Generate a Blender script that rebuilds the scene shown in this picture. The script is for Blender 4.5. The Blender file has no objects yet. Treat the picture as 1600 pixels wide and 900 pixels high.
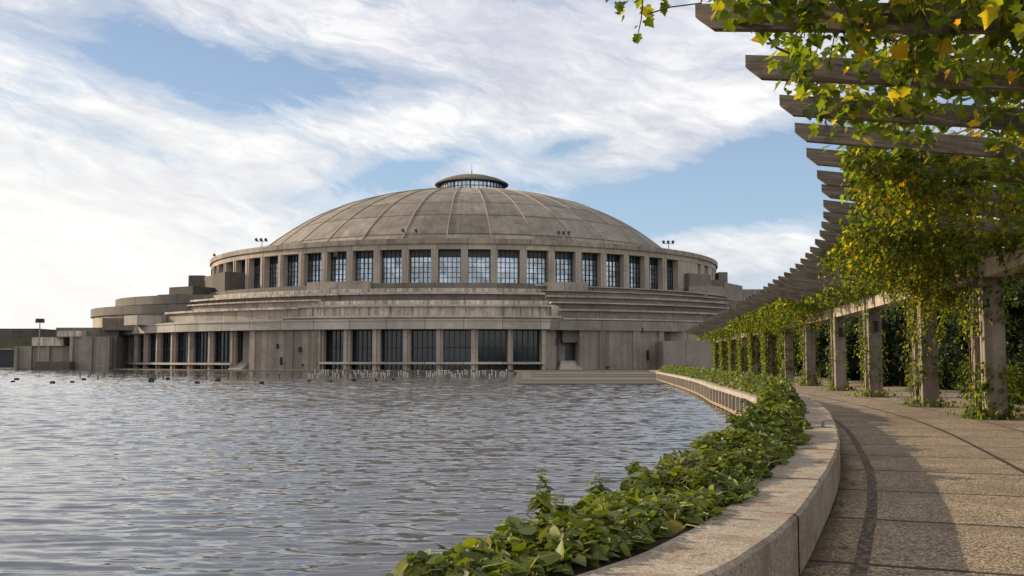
import bpy, math, random
import numpy as np
from mathutils import Vector, Matrix
R = math.radians
random.seed(7)
rng = np.random.default_rng(11)

# ------------------------------------------------------------------ camera, sky, sun, exposure
SC = bpy.context.scene
EYE = 1.55
FPX = 1550.0
PITCH = math.atan(113 / FPX)
cam = bpy.data.cameras.new('camera')
cam.sensor_width = 36.0
cam.lens = 36.0 * FPX / 1600
cam.clip_start = 0.1
cam.clip_end = 8000
camo = bpy.data.objects.new('camera', cam)
SC.collection.objects.link(camo)
camo.location = (0, 0, EYE)
camo.rotation_euler = (R(90) + PITCH, 0, 0)
SC.camera = camo

SUN_DIR = Vector((-0.94, 0.34, 0)).normalized()
SUN_EL = R(21)
sun_vec = Vector((SUN_DIR.x * math.cos(SUN_EL), SUN_DIR.y * math.cos(SUN_EL), math.sin(SUN_EL)))
sl = bpy.data.lights.new('sun', 'SUN')
sl.energy = 5.0
sl.angle = R(0.6)
sl.color = (1.0, 0.80, 0.56)
so = bpy.data.objects.new('sun', sl)
SC.collection.objects.link(so)
so.rotation_euler = sun_vec.to_track_quat('Z', 'Y').to_euler()
so.location = (-30, -5, 30)

SC.view_settings.view_transform = 'Standard'
SC.view_settings.look = 'None'
SC.view_settings.gamma = 1
SC.view_settings.exposure = 0.54
SC.view_settings.use_curve_mapping = False


class NT:
    """tiny node-tree helper"""
    def __init__(self, tree):
        self.t = tree

    def n(self, typ, **kw):
        nd = self.t.nodes.new(typ)
        for k, v in kw.items():
            if k == 'inp':
                for kk, vv in v.items():
                    self.set(nd, kk, vv)
            else:
                setattr(nd, k, v)
        return nd

    def set(self, nd, key, v):
        s = nd.inputs[key]
        if isinstance(v, bpy.types.NodeSocket):
            self.t.links.new(v, s)
        else:
            s.default_value = v

    def m(self, op, a, b=None, c=None, clamp=False):
        nd = self.t.nodes.new('ShaderNodeMath')
        nd.operation = op
        nd.use_clamp = clamp
        self.set(nd, 0, a)
        if b is not None:
            self.set(nd, 1, b)
        if c is not None:
            self.set(nd, 2, c)
        return nd.outputs[0]

    def ramp(self, fac, stops, interp='LINEAR'):
        nd = self.t.nodes.new('ShaderNodeValToRGB')
        nd.color_ramp.interpolation = interp
        el = nd.color_ramp.elements
        while len(el) < len(stops):
            el.new(0.5)
        for e, (p, c) in zip(el, stops):
            e.position = p
            e.color = (c[0], c[1], c[2], 1) if not isinstance(c, (int, float)) else (c, c, c, 1)
        self.set(nd, 0, fac)
        return nd.outputs[0]

    def mix(self, fac, a, b, mode='MIX'):
        nd = self.t.nodes.new('ShaderNodeMix')
        nd.data_type = 'RGBA'
        nd.blend_type = mode
        self.set(nd, 0, fac)
        for k, v in ((6, a), (7, b)):
            if not isinstance(v, bpy.types.NodeSocket):
                v = (v[0], v[1], v[2], 1)
            self.set(nd, k, v)
        return nd.outputs[2]

    def noise(self, vec, scale, detail=4, rough=0.55, dist=0.0):
        nd = self.t.nodes.new('ShaderNodeTexNoise')
        nd.inputs['Scale'].default_value = scale
        nd.inputs['Detail'].default_value = detail
        nd.inputs['Roughness'].default_value = rough
        nd.inputs['Distortion'].default_value = dist
        if vec is not None:
            self.set(nd, 'Vector', vec)
        return nd.outputs[0]

    def mapping(self, vec, scale=(1, 1, 1), rot=(0, 0, 0), loc=(0, 0, 0)):
        nd = self.t.nodes.new('ShaderNodeMapping')
        nd.inputs['Scale'].default_value = scale
        nd.inputs['Rotation'].default_value = rot
        nd.inputs['Location'].default_value = loc
        self.set(nd, 0, vec)
        return nd.outputs[0]


# world: Nishita sky with broken cirrus / altocumulus layered over it
world = bpy.data.worlds.new('World')
SC.world = world
world.use_nodes = True
wt = world.node_tree
wt.nodes.clear()
W = NT(wt)
sky = W.n('ShaderNodeTexSky')
sky.sky_type = 'NISHITA'
sky.sun_disc = False
sky.sun_elevation = SUN_EL
sky.sun_rotation = math.atan2(SUN_DIR.x, SUN_DIR.y)
sky.air_density = 1.0
sky.dust_density = 0.6
sky.ozone_density = 2.0
geo = W.n('ShaderNodeTexCoord').outputs['Generated']
sep = W.n('ShaderNodeSeparateXYZ', inp={0: geo})
dx, dy, dz = sep.outputs
az = W.m('ARCTAN2', dx, dy)
el = W.m('ARCSINE', dz)
comb = W.n('ShaderNodeCombineXYZ', inp={0: az, 1: el, 2: 0.0}).outputs[0]


def gauss(ca, ce, wa, we, rot=0.0):
    """soft elliptical spot in (azimuth, elevation)"""
    a = W.m('SUBTRACT', az, ca)
    e = W.m('SUBTRACT', el, ce)
    c_, s_ = math.cos(rot), math.sin(rot)
    a2 = W.m('ADD', W.m('MULTIPLY', a, c_ / wa), W.m('MULTIPLY', e, s_ / wa))
    e2 = W.m('ADD', W.m('MULTIPLY', a, -s_ / we), W.m('MULTIPLY', e, c_ / we))
    q = W.m('ADD', W.m('MULTIPLY', a2, a2), W.m('MULTIPLY', e2, e2))
    return W.m('EXPONENT', W.m('MULTIPLY', q, -1.0))


def pxa(px): return math.atan((px - 800) / FPX)
def pye(py): return (563 - py) / FPX


wv = W.mapping(comb, (1, 1, 1), (0, 0, R(14)))
warp = W.noise(W.mapping(wv, (4, 9, 1)), 1.0, 3, 0.5)
warpv = W.n('ShaderNodeCombineXYZ', inp={0: W.m('MULTIPLY', warp, 0.10), 1: W.m('MULTIPLY', warp, 0.07), 2: 0.0}).outputs[0]
wv2 = W.n('ShaderNodeVectorMath', operation='ADD', inp={0: wv, 1: warpv}).outputs[0]
n_big = W.noise(W.mapping(wv2, (3.2, 9.5, 1), (0, 0, 0), (3.1, 1.7, 0)), 1.0, 8, 0.58, 0.6)
n_fine = W.noise(W.mapping(wv2, (15, 40, 1), (0, 0, R(-8)), (1, 5, 0)), 1.0, 8, 0.70, 0.35)
n_wisp = W.noise(W.mapping(wv2, (5, 46, 1), (0, 0, R(10)), (9, 2, 0)), 1.0, 5, 0.6, 0.8)
cov = W.m('ADD', W.m('MULTIPLY', n_big, 0.72), W.m('MULTIPLY', n_fine, 0.58))
cov = W.m('ADD', cov, W.m('MULTIPLY', n_wisp, 0.22))
cov = W.m('SUBTRACT', cov, 0.31)
for (px, py, wa, we, rot, k) in [
    (400, 130, .15, .026, R(-6), -.22),
    (190, 85, .07, .020, R(-20), -.20),
    (250, 258, .09, .012, R(-12), -.22),
    (1060, 318, .15, .036, R(17), -.56),
    (1270, 300, .07, .03, R(10), -.30),
    (620, 275, .10, .014, R(14), -.26),
    (900, 230, .06, .012, R(10), -.30),
    (560, 330, .12, .020, R(10), -.10),
    (1080, 195, .14, .030, R(14), .38),
    (700, 190, .20, .030, R(8), .30),
    (330, 240, .16, .022, R(-18), .22),
    (100, 30, .2, .04, 0, .22),
    (900, 60, .3, .035, 0, .30),
    (80, 420, .32, .10, 0, .42),
    (1170, 400, .11, .024, R(-4), .42),
    (710, 270, .06, .012, R(12), .20),
]:
    cov = W.m('ADD', cov, W.m('MULTIPLY', gauss(pxa(px), pye(py), wa, we, rot), k))
mask = W.ramp(cov, [(0.30, 0.0), (0.47, 0.45), (0.66, 0.92), (0.85, 1.0)], 'EASE')
# cloud brightness: thick parts greyer, thin parts bright
shade = W.noise(W.mapping(wv2, (6, 20, 1), (0, 0, R(4)), (4, 8, 0)), 1.0, 6, 0.6, 0.4)
mott = W.noise(W.mapping(wv2, (24, 70, 1), (0, 0, R(-14)), (2, 9, 0)), 1.0, 6, 0.66, 0.3)
shade = W.m('ADD', W.m('MULTIPLY', shade, 0.62), W.m('MULTIPLY', mott, 0.38))
ccol = W.ramp(shade, [(0.38, (4.7, 4.9, 5.6)), (0.50, (6.4, 6.5, 6.8)), (0.60, (8.2, 8.1, 8.0))])
lowl = gauss(pxa(-250), pye(470), .55, .16)
ccol = W.mix(W.m('MULTIPLY', lowl, .8), ccol, (8.9, 8.6, 8.0))
greyd = gauss(pxa(960), pye(20), .22, .06)
ccol = W.mix(W.m('MULTIPLY', greyd, .5), ccol, (5.8, 5.7, 6.5))
skyc = W.mix(0.62, sky.outputs[0], (1.00, 1.02, 1.0), 'MULTIPLY')
blue = W.ramp(el, [(0.0, (5.6, 6.6, 7.6)), (0.12, (3.7, 5.1, 6.8)), (0.3, (2.8, 3.7, 5.3)), (0.9, (1.2, 2.0, 3.9))])
skyc = W.mix(0.6, skyc, blue)
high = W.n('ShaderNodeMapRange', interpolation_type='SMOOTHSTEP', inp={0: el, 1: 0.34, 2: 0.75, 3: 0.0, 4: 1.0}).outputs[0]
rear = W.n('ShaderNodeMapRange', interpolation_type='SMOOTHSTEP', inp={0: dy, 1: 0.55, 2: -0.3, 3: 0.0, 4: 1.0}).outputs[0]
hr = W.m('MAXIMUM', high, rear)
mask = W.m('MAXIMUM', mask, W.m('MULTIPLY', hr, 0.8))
ccol = W.mix(W.m('MULTIPLY', hr, 0.85), ccol, (11.0, 10.3, 9.7))  # unseen cloud overhead and behind the camera, brightened to add fill light
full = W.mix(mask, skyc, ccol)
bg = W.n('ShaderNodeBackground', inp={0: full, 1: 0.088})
out = W.n('ShaderNodeOutputWorld', inp={0: bg.outputs[0]})

# ------------------------------------------------------------------ object helpers
COL = SC.collection


class MB:
    def __init__(self):
        self.v = []; self.f = []; self.uv = []

    def quad(self, pts, uv=None):
        i = len(self.v)
        self.v += [tuple(p) for p in pts]
        self.f.append(tuple(range(i, i + len(pts))))
        self.uv += (uv if uv else [(0, 0)] * len(pts))

    def box(self, c, s, rz=0.0, top=1.0):
        """c = centre of the base, s = full sizes"""
        hx, hy = s[0] / 2, s[1] / 2
        cz, sz = math.cos(rz), math.sin(rz)
        P = []
        for z, k in ((0, 1.0), (s[2], top)):
            for x, y in ((-hx, -hy), (hx, -hy), (hx, hy), (-hx, hy)):
                x *= k; y *= k
                P.append((c[0] + x * cz - y * sz, c[1] + x * sz + y * cz, c[2] + z))
        for q in ((0, 1, 5, 4), (1, 2, 6, 5), (2, 3, 7, 6), (3, 0, 4, 7), (4, 5, 6, 7), (3, 2, 1, 0)):
            pts = [P[k] for k in q]
            a, b = Vector(pts[0]), Vector(pts[1])
            w = (b - a).length
            h = (Vector(pts[3]) - a).length
            self.quad(pts, [(0, 0), (w, 0), (w, h), (0, h)])

    def prism(self, poly, z0, z1):
        n = len(poly); u = 0
        for i in range(n):
            a, b = poly[i], poly[(i + 1) % n]
            L = math.hypot(b[0] - a[0], b[1] - a[1])
            self.quad([(a[0], a[1], z0), (b[0], b[1], z0), (b[0], b[1], z1), (a[0], a[1], z1)],
                      [(u, z0), (u + L, z0), (u + L, z1), (u, z1)])
            u += L
        self.quad([(p[0], p[1], z1) for p in poly], [(p[0], p[1]) for p in poly])
        self.quad([(p[0], p[1], z0) for p in reversed(poly)], [(p[0], p[1]) for p in reversed(poly)])

    def tube(self, pts, r0, r1=None, n=6):
        if r1 is None: r1 = r0
        rings = []
        m = len(pts)
        for i, p in enumerate(pts):
            p = Vector(p)
            d = (Vector(pts[min(i + 1, m - 1)]) - Vector(pts[max(i - 1, 0)]))
            if d.length < 1e-6: d = Vector((0, 0, 1))
            d.normalize()
            a = d.orthogonal().normalized(); b = d.cross(a)
            r = r0 + (r1 - r0) * i / max(1, m - 1)
            rings.append([tuple(p + (a * math.cos(2 * math.pi * k / n) + b * math.sin(2 * math.pi * k / n)) * r) for k in range(n)])
        for i in range(m - 1):
            for k in range(n):
                self.quad([rings[i][k], rings[i][(k + 1) % n], rings[i + 1][(k + 1) % n], rings[i + 1][k]])
        self.quad(list(reversed(rings[0]))); self.quad(rings[-1])

    def lathe(self, c, prof, n=48, a0=0.0, a1=2 * math.pi):
        """prof = [(r, z)] bottom to top, angle from front"""
        for i in range(len(prof) - 1):
            (r0, z0), (r1, z1) = prof[i], prof[i + 1]
            for k in range(n):
                t0 = a0 + (a1 - a0) * k / n; t1 = a0 + (a1 - a0) * (k + 1) / n
                P = lambda r, t, z: (c[0] + r * math.sin(t), c[1] - r * math.cos(t), z)
                uv = [(t0 * r0, z0), (t1 * r0, z0), (t1 * r1, z1), (t0 * r1, z1)]
                if r0 < 1e-4:
                    self.quad([P(r0, t0, z0), P(r1, t1, z1), P(r1, t0, z1)], uv[:3])
                elif r1 < 1e-4:
                    self.quad([P(r0, t0, z0), P(r0, t1, z0), P(r1, t1, z1)], uv[:3])
                else:
                    self.quad([P(r0, t0, z0), P(r0, t1, z0), P(r1, t1, z1), P(r1, t0, z1)], uv)

    def arc(self, c, r0, r1, z0, z1, a0, a1, n=None):
        """solid ring segment, r1 outer; angles in radians from the front (-y), + to +x"""
        if n is None: n = max(1, int(abs(a1 - a0) / R(1.6)))
        P = lambda r, t, z: (c[0] + r * math.sin(t), c[1] - r * math.cos(t), z)
        for k in range(n):
            s0 = a0 + (a1 - a0) * k / n; s1 = a0 + (a1 - a0) * (k + 1) / n
            self.quad([P(r1, s0, z0), P(r1, s1, z0), P(r1, s1, z1), P(r1, s0, z1)],
                      [(s0 * r1, z0), (s1 * r1, z0), (s1 * r1, z1), (s0 * r1, z1)])
            self.quad([P(r0, s1, z0), P(r0, s0, z0), P(r0, s0, z1), P(r0, s1, z1)],
                      [(s1 * r0, z0), (s0 * r0, z0), (s0 * r0, z1), (s1 * r0, z1)])
            self.quad([P(r1, s0, z1), P(r1, s1, z1), P(r0, s1, z1), P(r0, s0, z1)],
                      [(s0 * r1, r1), (s1 * r1, r1), (s1 * r1, r0), (s0 * r1, r0)])
            self.quad([P(r0, s0, z0), P(r0, s1, z0), P(r1, s1, z0), P(r1, s0, z0)],
                      [(s0 * r1, r1), (s1 * r1, r1), (s1 * r1, r0), (s0 * r1, r0)])
        for s, fl in ((a0, 0), (a1, 1)):
            q = [P(r0, s, z0), P(r1, s, z0), P(r1, s, z1), P(r0, s, z1)]
            uv = [(0, z0), (r1 - r0, z0), (r1 - r0, z1), (0, z1)]
            if fl: q.reverse(); uv.reverse()
            self.quad(q, uv)

    def build(self, name, mat, parent=None, smooth=False, weld=False):
        me = bpy.data.meshes.new(name)
        me.from_pydata(self.v, [], self.f)
        ul = me.uv_layers.new(name='UVMap')
        flat = np.array(self.uv, dtype=np.float32).reshape(-1)
        if len(flat) == 2 * len(me.loops):
            ul.data.foreach_set('uv', flat)
        me.materials.append(mat)
        if weld:
            import bmesh
            bm = bmesh.new(); bm.from_mesh(me)
            bmesh.ops.remove_doubles(bm, verts=bm.verts, dist=1e-4)
            bm.to_mesh(me); bm.free()
        if smooth:
            me.polygons.foreach_set('use_smooth', [True] * len(me.polygons))
        o = bpy.data.objects.new(name, me)
        COL.objects.link(o)
        if parent is not None:
            o.parent = parent
            o.matrix_parent_inverse = parent.matrix_world.inverted() if False else Matrix.Translation(-Vector(parent.location)) if parent.parent is None and parent.type == 'EMPTY' else Matrix.Identity(4)
        return o


def tag(o, label=None, cat=None, group=None, kind=None):
    if label: o['label'] = label
    if cat: o['category'] = cat
    if group: o['group'] = group
    if kind: o['kind'] = kind
    return o


def empty(name, loc, label, cat, group=None):
    o = bpy.data.objects.new(name, None)
    COL.objects.link(o)
    o.location = loc
    return tag(o, label, cat, group)


# camera mapping used only to read positions off the photograph
_c, _s = math.cos(PITCH), math.sin(PITCH)


def ray(px, py):
    u = (px - 800) / FPX; v = (450 - py) / FPX
    return Vector((u, _c - v * _s, _s + v * _c))


def at_z(px, py, z):
    r = ray(px, py); t = (z - EYE) / r.z
    return Vector((0, 0, EYE)) + r * t


def at_d(px, py, d):
    r = ray(px, py)
    return Vector((0, 0, EYE)) + r * (d / r.y)


class Curve:
    """smooth plan curve through points, arc-length parametrised (Catmull-Rom)"""
    def __init__(self, pts, step=0.1):
        P = np.array(pts, float)
        P = np.vstack([2 * P[0] - P[1], P, 2 * P[-1] - P[-2]])
        out = []
        for i in range(1, len(P) - 2):
            p0, p1, p2, p3 = P[i - 1:i + 3]
            for t in np.linspace(0, 1, 40, endpoint=False):
                out.append(0.5 * ((2 * p1) + (-p0 + p2) * t + (2 * p0 - 5 * p1 + 4 * p2 - p3) * t * t + (-p0 + 3 * p1 - 3 * p2 + p3) * t ** 3))
        out.append(P[-2])
        out = np.array(out)
        # smooth a little
        for _ in range(60):
            out[1:-1] = 0.25 * out[:-2] + 0.5 * out[1:-1] + 0.25 * out[2:]
        d = np.r_[0, np.cumsum(np.hypot(*np.diff(out, axis=0).T))]
        self.L = d[-1]
        self.s = np.arange(0, self.L, step)
        self.x = np.interp(self.s, d, out[:, 0]); self.y = np.interp(self.s, d, out[:, 1])
        tx = np.gradient(self.x, self.s); ty = np.gradient(self.y, self.s)
        n = np.hypot(tx, ty)
        self.tx, self.ty = tx / n, ty / n

    def p(self, s, off=0.0):
        """point at arc length s, shifted off metres to the right of travel"""
        x = np.interp(s, self.s, self.x); y = np.interp(s, self.s, self.y)
        tx = np.interp(s, self.s, self.tx); ty = np.interp(s, self.s, self.ty)
        return x + ty * off, y - tx * off

    def t(self, s):
        return float(np.interp(s, self.s, self.tx)), float(np.interp(s, self.s, self.ty))

    def s_at_y(self, y):
        return float(np.interp(y, self.y, self.s))

    def nearest(self, x, y):
        i = int(np.argmin((self.x - x) ** 2 + (self.y - y) ** 2))
        return float(self.s[i])


def KW(y):
    return np.interp(y, [3.0, 4.6, 6.5, 9.0, 20.0, 28.0, 36.0, 44.0], [.30, .42, .54, .52, .48, .60, .82, 1.0])


def kp(s, off):
    y = KERB.p(s, 0)[1]
    k = KW(y)
    return KERB.p(s, np.where(np.asarray(off) < -.62, -.62 + (np.asarray(off) + .62) * k, off))


KERB = Curve([(-7.5, -3.2), (-5.2, -1.3), (-3.2, 0.4), (-1.6, 2.0), (-0.2, 3.6), (0.95, 5.1), (1.35, 5.75), (1.98, 7.05), (2.8, 9.1), (3.68, 11.4), (4.72, 14.4), (6.0, 18.6),
              (7.15, 22.6), (8.3, 27.4), (9.4, 33.5), (10.9, 44), (13.1, 62), (16.1, 97)])
TIP = Curve([(-5.0, 0.6), (-3.4, 2.2), (-2.0, 3.9), (-0.9, 5.4), (0.1, 7.0), (1.0, 8.6), (1.96, 10.23), (2.88, 11.95), (3.72, 13.6), (4.45, 15.4), (5.2, 17.3), (5.9, 19), (6.55, 20.8),
             (7.25, 22.9), (7.9, 25.0), (8.52, 27.2), (9.23, 29.9), (11.0, 38.5), (12.4, 48.2), (13.9, 59), (16.2, 77.7), (18.9, 101), (21.9, 127)])
POSTS = Curve([(-1.2, -3.5), (1.5, 0.6), (4.2, 5.2), (6.9, 9.9), (9.4, 15.5), (11.5, 21.2), (12.78, 26.4), (13.9, 33.2), (15.4, 42.2), (16.75, 50.8), (18.1, 60.2),
               (20.1, 76), (22.0, 92), (23.9, 108), (25.9, 127)])

# ------------------------------------------------------------------ materials
MATS = {}


def newmat(name):
    m = bpy.data.materials.new(name)
    m.use_nodes = True
    m.node_tree.nodes.clear()
    N = NT(m.node_tree)
    bs = N.n('ShaderNodeBsdfPrincipled')
    o = N.n('ShaderNodeOutputMaterial', inp={0: bs.outputs[0]})
    MATS[name] = m
    return m, N, bs, o


def concrete(name, base, var=0.35, stain=0.5, streak=0.4, joint=0.0, jh=0.0, sc=1.0, rough=0.9, stain_col=(0.05, 0.045, 0.04), bump=0.25, boards=0.0, smear=(0.45, 0.75)):
    m, N, bs, o = newmat(name)
    tc = N.n('ShaderNodeTexCoord')
    ob = tc.outputs['Object']
    uv = tc.outputs['UV']
    n1 = N.noise(ob, 0.35 * sc, 5, 0.6)
    n2 = N.noise(ob, 2.5 * sc, 6, 0.65)
    n3 = N.noise(N.mapping(ob, (1.6 * sc, 1.6 * sc, 0.12 * sc)), 1.0, 5, 0.6)
    n4 = N.noise(ob, 22 * sc, 3, 0.6)
    b = tuple(base)
    lo = tuple(c * (1 - var) for c in b); hi = tuple(min(1, c * (1 + var * .8)) for c in b)
    v = N.m('ADD', N.m('MULTIPLY', n1, 0.55), N.m('MULTIPLY', n2, 0.45))
    col = N.ramp(v, [(0.30, lo), (0.52, b), (0.72, hi)])
    st = N.ramp(N.m('ADD', N.m('MULTIPLY', n3, 0.7), N.m('MULTIPLY', n2, 0.3)), [(smear[0], 0.0), (smear[1], 1.0)])
    col = N.mix(N.m('MULTIPLY', st, streak), col, stain_col)
    st2 = N.ramp(N.noise(ob, 0.9 * sc, 8, 0.7, 0.4), [(0.55, 0.0), (0.68, 1.0)])
    col = N.mix(N.m('MULTIPLY', st2, stain), col, tuple(c * 0.33 for c in b))
    pale = N.ramp(N.noise(N.mapping(ob, (.9 * sc, .9 * sc, 2.2 * sc), (0, 0, 0), (7, 3, 1)), 1.0, 7, 0.72, 0.3), [(0.57, 0.0), (0.66, 1.0)])
    col = N.mix(N.m('MULTIPLY', pale, 0.32), col, tuple(min(.62, c * 1.65) for c in b))
    col = N.mix(0.35, col, N.ramp(n4, [(0.3, 0.55), (0.7, 1.0)]), 'MULTIPLY')
    hgt = N.m('ADD', N.m('MULTIPLY', n2, 0.5), N.m('MULTIPLY', n4, 0.5))
    if joint > 0 or jh > 0 or boards > 0:
        su = N.n('ShaderNodeSeparateXYZ', inp={0: uv})
        jm = None
        for w, sock, th in ((joint, su.outputs[0], 0.05), (jh, su.outputs[1], 0.05), (boards, su.outputs[0], 0.03)):
            if w <= 0: continue
            fr = N.m('FRACT', N.m('DIVIDE', sock, w))
            q = N.m('LESS_THAN', N.m('ABSOLUTE', N.m('SUBTRACT', fr, 0.5)), th / w)
            if w == boards: q = N.m('MULTIPLY', q, 0.35)
            jm = q if jm is None else N.m('MAXIMUM', jm, q)
        col = N.mix(N.m('MULTIPLY', jm, 0.62), col, (0.03, 0.028, 0.026))
        hgt = N.m('SUBTRACT', hgt, jm)
        if boards > 0:
            bc = N.n('ShaderNodeTexWhiteNoise', noise_dimensions='1D', inp={'W': N.m('FLOOR', N.m('ADD', N.m('DIVIDE', su.outputs[0], boards), .5))})
            col = N.mix(0.8, col, N.ramp(bc.outputs[0], [(0, 0.68), (1, 1.0)]), 'MULTIPLY')
        if joint > 0:
            cell = N.n('ShaderNodeTexWhiteNoise', noise_dimensions='2D',
                       inp={'Vector': N.n('ShaderNodeCombineXYZ', inp={0: N.m('FLOOR', N.m('ADD', N.m('DIVIDE', su.outputs[0], joint), .5)), 1: N.m('FLOOR', N.m('DIVIDE', su.outputs[1], 40.)), 2: 0.}).outputs[0]})
            col = N.mix(0.6, col, N.ramp(cell.outputs[0], [(0, 0.62), (1, 1.0)]), 'MULTIPLY')
    bm = N.n('ShaderNodeBump', inp={'Strength': bump, 'Distance': 0.03, 'Height': hgt})
    N.set(bs, 'Base Color', col); N.set(bs, 'Roughness', rough); N.set(bs, 'Normal', bm.outputs[0])
    N.set(bs, 'Specular IOR Level', 0.25)
    return m


def plain(name, col, rough=0.6, metal=0.0, var=0.15, sc=8.0, spec=0.4):
    m, N, bs, o = newmat(name)
    tc = N.n('ShaderNodeTexCoord')
    n = N.noise(tc.outputs['Object'], sc, 4, 0.6)
    c = N.ramp(n, [(0.3, tuple(x * (1 - var) for x in col)), (0.7, tuple(x * (1 + var) for x in col))])
    N.set(bs, 'Base Color', c); N.set(bs, 'Roughness', rough); N.set(bs, 'Metallic', metal)
    N.set(bs, 'Specular IOR Level', spec)
    return m


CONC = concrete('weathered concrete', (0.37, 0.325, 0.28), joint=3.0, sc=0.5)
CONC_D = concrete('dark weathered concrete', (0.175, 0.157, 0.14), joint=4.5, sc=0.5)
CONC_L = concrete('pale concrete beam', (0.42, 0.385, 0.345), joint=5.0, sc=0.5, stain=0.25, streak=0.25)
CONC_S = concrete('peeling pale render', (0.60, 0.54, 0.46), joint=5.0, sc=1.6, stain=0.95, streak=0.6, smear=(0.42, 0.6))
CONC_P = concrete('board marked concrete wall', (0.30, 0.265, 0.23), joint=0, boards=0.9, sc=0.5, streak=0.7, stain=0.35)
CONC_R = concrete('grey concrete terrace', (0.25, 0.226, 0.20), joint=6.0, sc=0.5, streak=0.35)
CONC_Z = concrete('very dark stained concrete', (0.105, 0.096, 0.085), joint=4.0, sc=0.5)  # darkest concrete base tone, with random stains and streaks
POSTM = concrete('aged post concrete', (0.25, 0.215, 0.175), sc=2.0, streak=0.6, stain=0.6, var=.5)
BEAMM = concrete('aged beam concrete', (0.36, 0.30, 0.23), sc=2.0, streak=0.5, stain=0.6)
COPING = concrete('rough coping stone', (0.42, 0.37, 0.31), sc=3.0, streak=0.1, stain=0.5, bump=1.0, var=.5)
PIL = concrete('pale pond pilaster', (0.34, 0.30, 0.25), sc=3.0, streak=0.5, stain=0.4)
PWALL = concrete('stained pond wall', (0.27, 0.21, 0.14), sc=2.0, streak=0.7, stain=0.5, stain_col=(0.05, 0.035, 0.02))
m, N, bs, o = newmat('rough cast coping')
tc = N.n('ShaderNodeTexCoord'); ob = tc.outputs['Object']
f1 = N.noise(ob, 85, 3, .7); f2 = N.noise(ob, 30, 5, .75); f3 = N.noise(ob, 2.2, 7, .7, .4); f4 = N.noise(ob, .8, 4, .6)
c = N.ramp(N.m('ADD', N.m('MULTIPLY', f1, .5), N.m('MULTIPLY', f2, .5)), [(.36, (.15, .125, .10)), (.47, (.34, .30, .25)), (.56, (.47, .42, .36)), (.68, (.66, .60, .52))])
c = N.mix(N.ramp(f3, [(.48, 0.), (.62, .75)]), c, (.27, .19, .14))
c = N.mix(N.ramp(N.noise(ob, 6, 7, .75, .6), [(.58, 0.), (.66, .7)]), c, (.11, .09, .07))
c = N.mix(.7, c, N.ramp(f4, [(.35, .68), (.65, 1.)]), 'MULTIPLY')
N.set(bs, 'Base Color', c); N.set(bs, 'Roughness', .92); N.set(bs, 'Specular IOR Level', .2)
hh = N.m('ADD', N.m('MULTIPLY', f1, .5), f2)
N.set(bs, 'Normal', N.n('ShaderNodeBump', inp={'Strength': 1.0, 'Distance': .02, 'Height': hh}).outputs[0])
COPING = m
GLASS_FRAME = plain('dark steel frame', (0.02, 0.021, 0.024), 0.5, 0.2)
BLACK = plain('black plastic', (0.012, 0.012, 0.013), 0.45)
GREYM = plain('galvanised steel', (0.22, 0.22, 0.22), 0.5, 0.6)
WHITEP = plain('white paint', (0.72, 0.72, 0.70), 0.5)
SOIL = plain('dark planter soil', (0.045, 0.034, 0.022), 0.95, sc=6)

# aged rafters
m, N, bs, o = newmat('weathered rafter')
tc = N.n('ShaderNodeTexCoord')
gr = N.noise(N.mapping(tc.outputs['UV'], (1.2, 22, 1)), 1.0, 6, 0.65, 0.3)
pt = N.noise(tc.outputs['Object'], 2.2, 6, 0.65)
c = N.ramp(gr, [(0.3, (0.055, 0.045, 0.034)), (0.55, (0.125, 0.104, 0.08)), (0.75, (0.22, 0.185, 0.145))])
c = N.mix(N.ramp(pt, [(0.5, 0.0), (0.66, 0.8)]), c, (0.04, 0.036, 0.028))
N.set(bs, 'Base Color', c); N.set(bs, 'Roughness', 0.9)
N.set(bs, 'Normal', N.n('ShaderNodeBump', inp={'Strength': 0.6, 'Distance': 0.02, 'Height': gr}).outputs[0])
RAFTER = m

# exposed aggregate paving, UV = metres along / across the promenade
m, N, bs, o = newmat('exposed aggregate paving')
tc = N.n('ShaderNodeTexCoord')
ob, uv = tc.outputs['Object'], tc.outputs['UV']
vor = N.n('ShaderNodeTexVoronoi', inp={'Vector': ob, 'Scale': 42.0})
vor2 = N.n('ShaderNodeTexVoronoi', inp={'Vector': ob, 'Scale': 75.0})
peb = N.mix(0.5, vor.outputs['Color'], vor2.outputs['Color'])
sp = N.n('ShaderNodeSeparateColor', inp={0: peb}).outputs[0]
c = N.ramp(sp, [(0.2, (0.15, 0.115, 0.082)), (0.45, (0.30, 0.235, 0.17)), (0.62, (0.45, 0.365, 0.275)), (0.8, (0.62, 0.53, 0.42))])
dk = N.ramp(vor.outputs['Distance'], [(0.0, 1.0), (0.30, 0.9), (0.62, 0.35)])
c = N.mix(0.8, c, dk, 'MULTIPLY')
big = N.noise(ob, 0.7, 6, 0.6)
c = N.mix(0.8, c, N.ramp(big, [(0.3, (0.62, 0.58, 0.55)), (0.6, (1, 0.98, 0.95))]), 'MULTIPLY')
dirt = N.ramp(N.noise(ob, 1.9, 8, 0.7, .5), [(0.56, 0.0), (0.70, 0.55)])
c = N.mix(dirt, c, (0.09, 0.07, 0.05))
su = N.n('ShaderNodeSeparateXYZ', inp={0: uv})
U, V = su.outputs[0], su.outputs[1]
wob = N.m('MULTIPLY', N.m('SUBTRACT', N.noise(ob, 5, 4, .7), 0.5), 0.09)
jt = N.m('LESS_THAN', N.m('ABSOLUTE', N.m('SUBTRACT', N.m('FRACT', N.m('DIVIDE', N.m('ADD', U, wob), 2.3)), 0.5)), 0.0175)
for vv, ww in ((2.42, 0.04), (4.05, 0.03), (6.2, 0.03)):
    jt = N.m('MAXIMUM', jt, N.m('LESS_THAN', N.m('ABSOLUTE', N.m('SUBTRACT', N.m('ADD', V, wob), vv)), ww))
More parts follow.
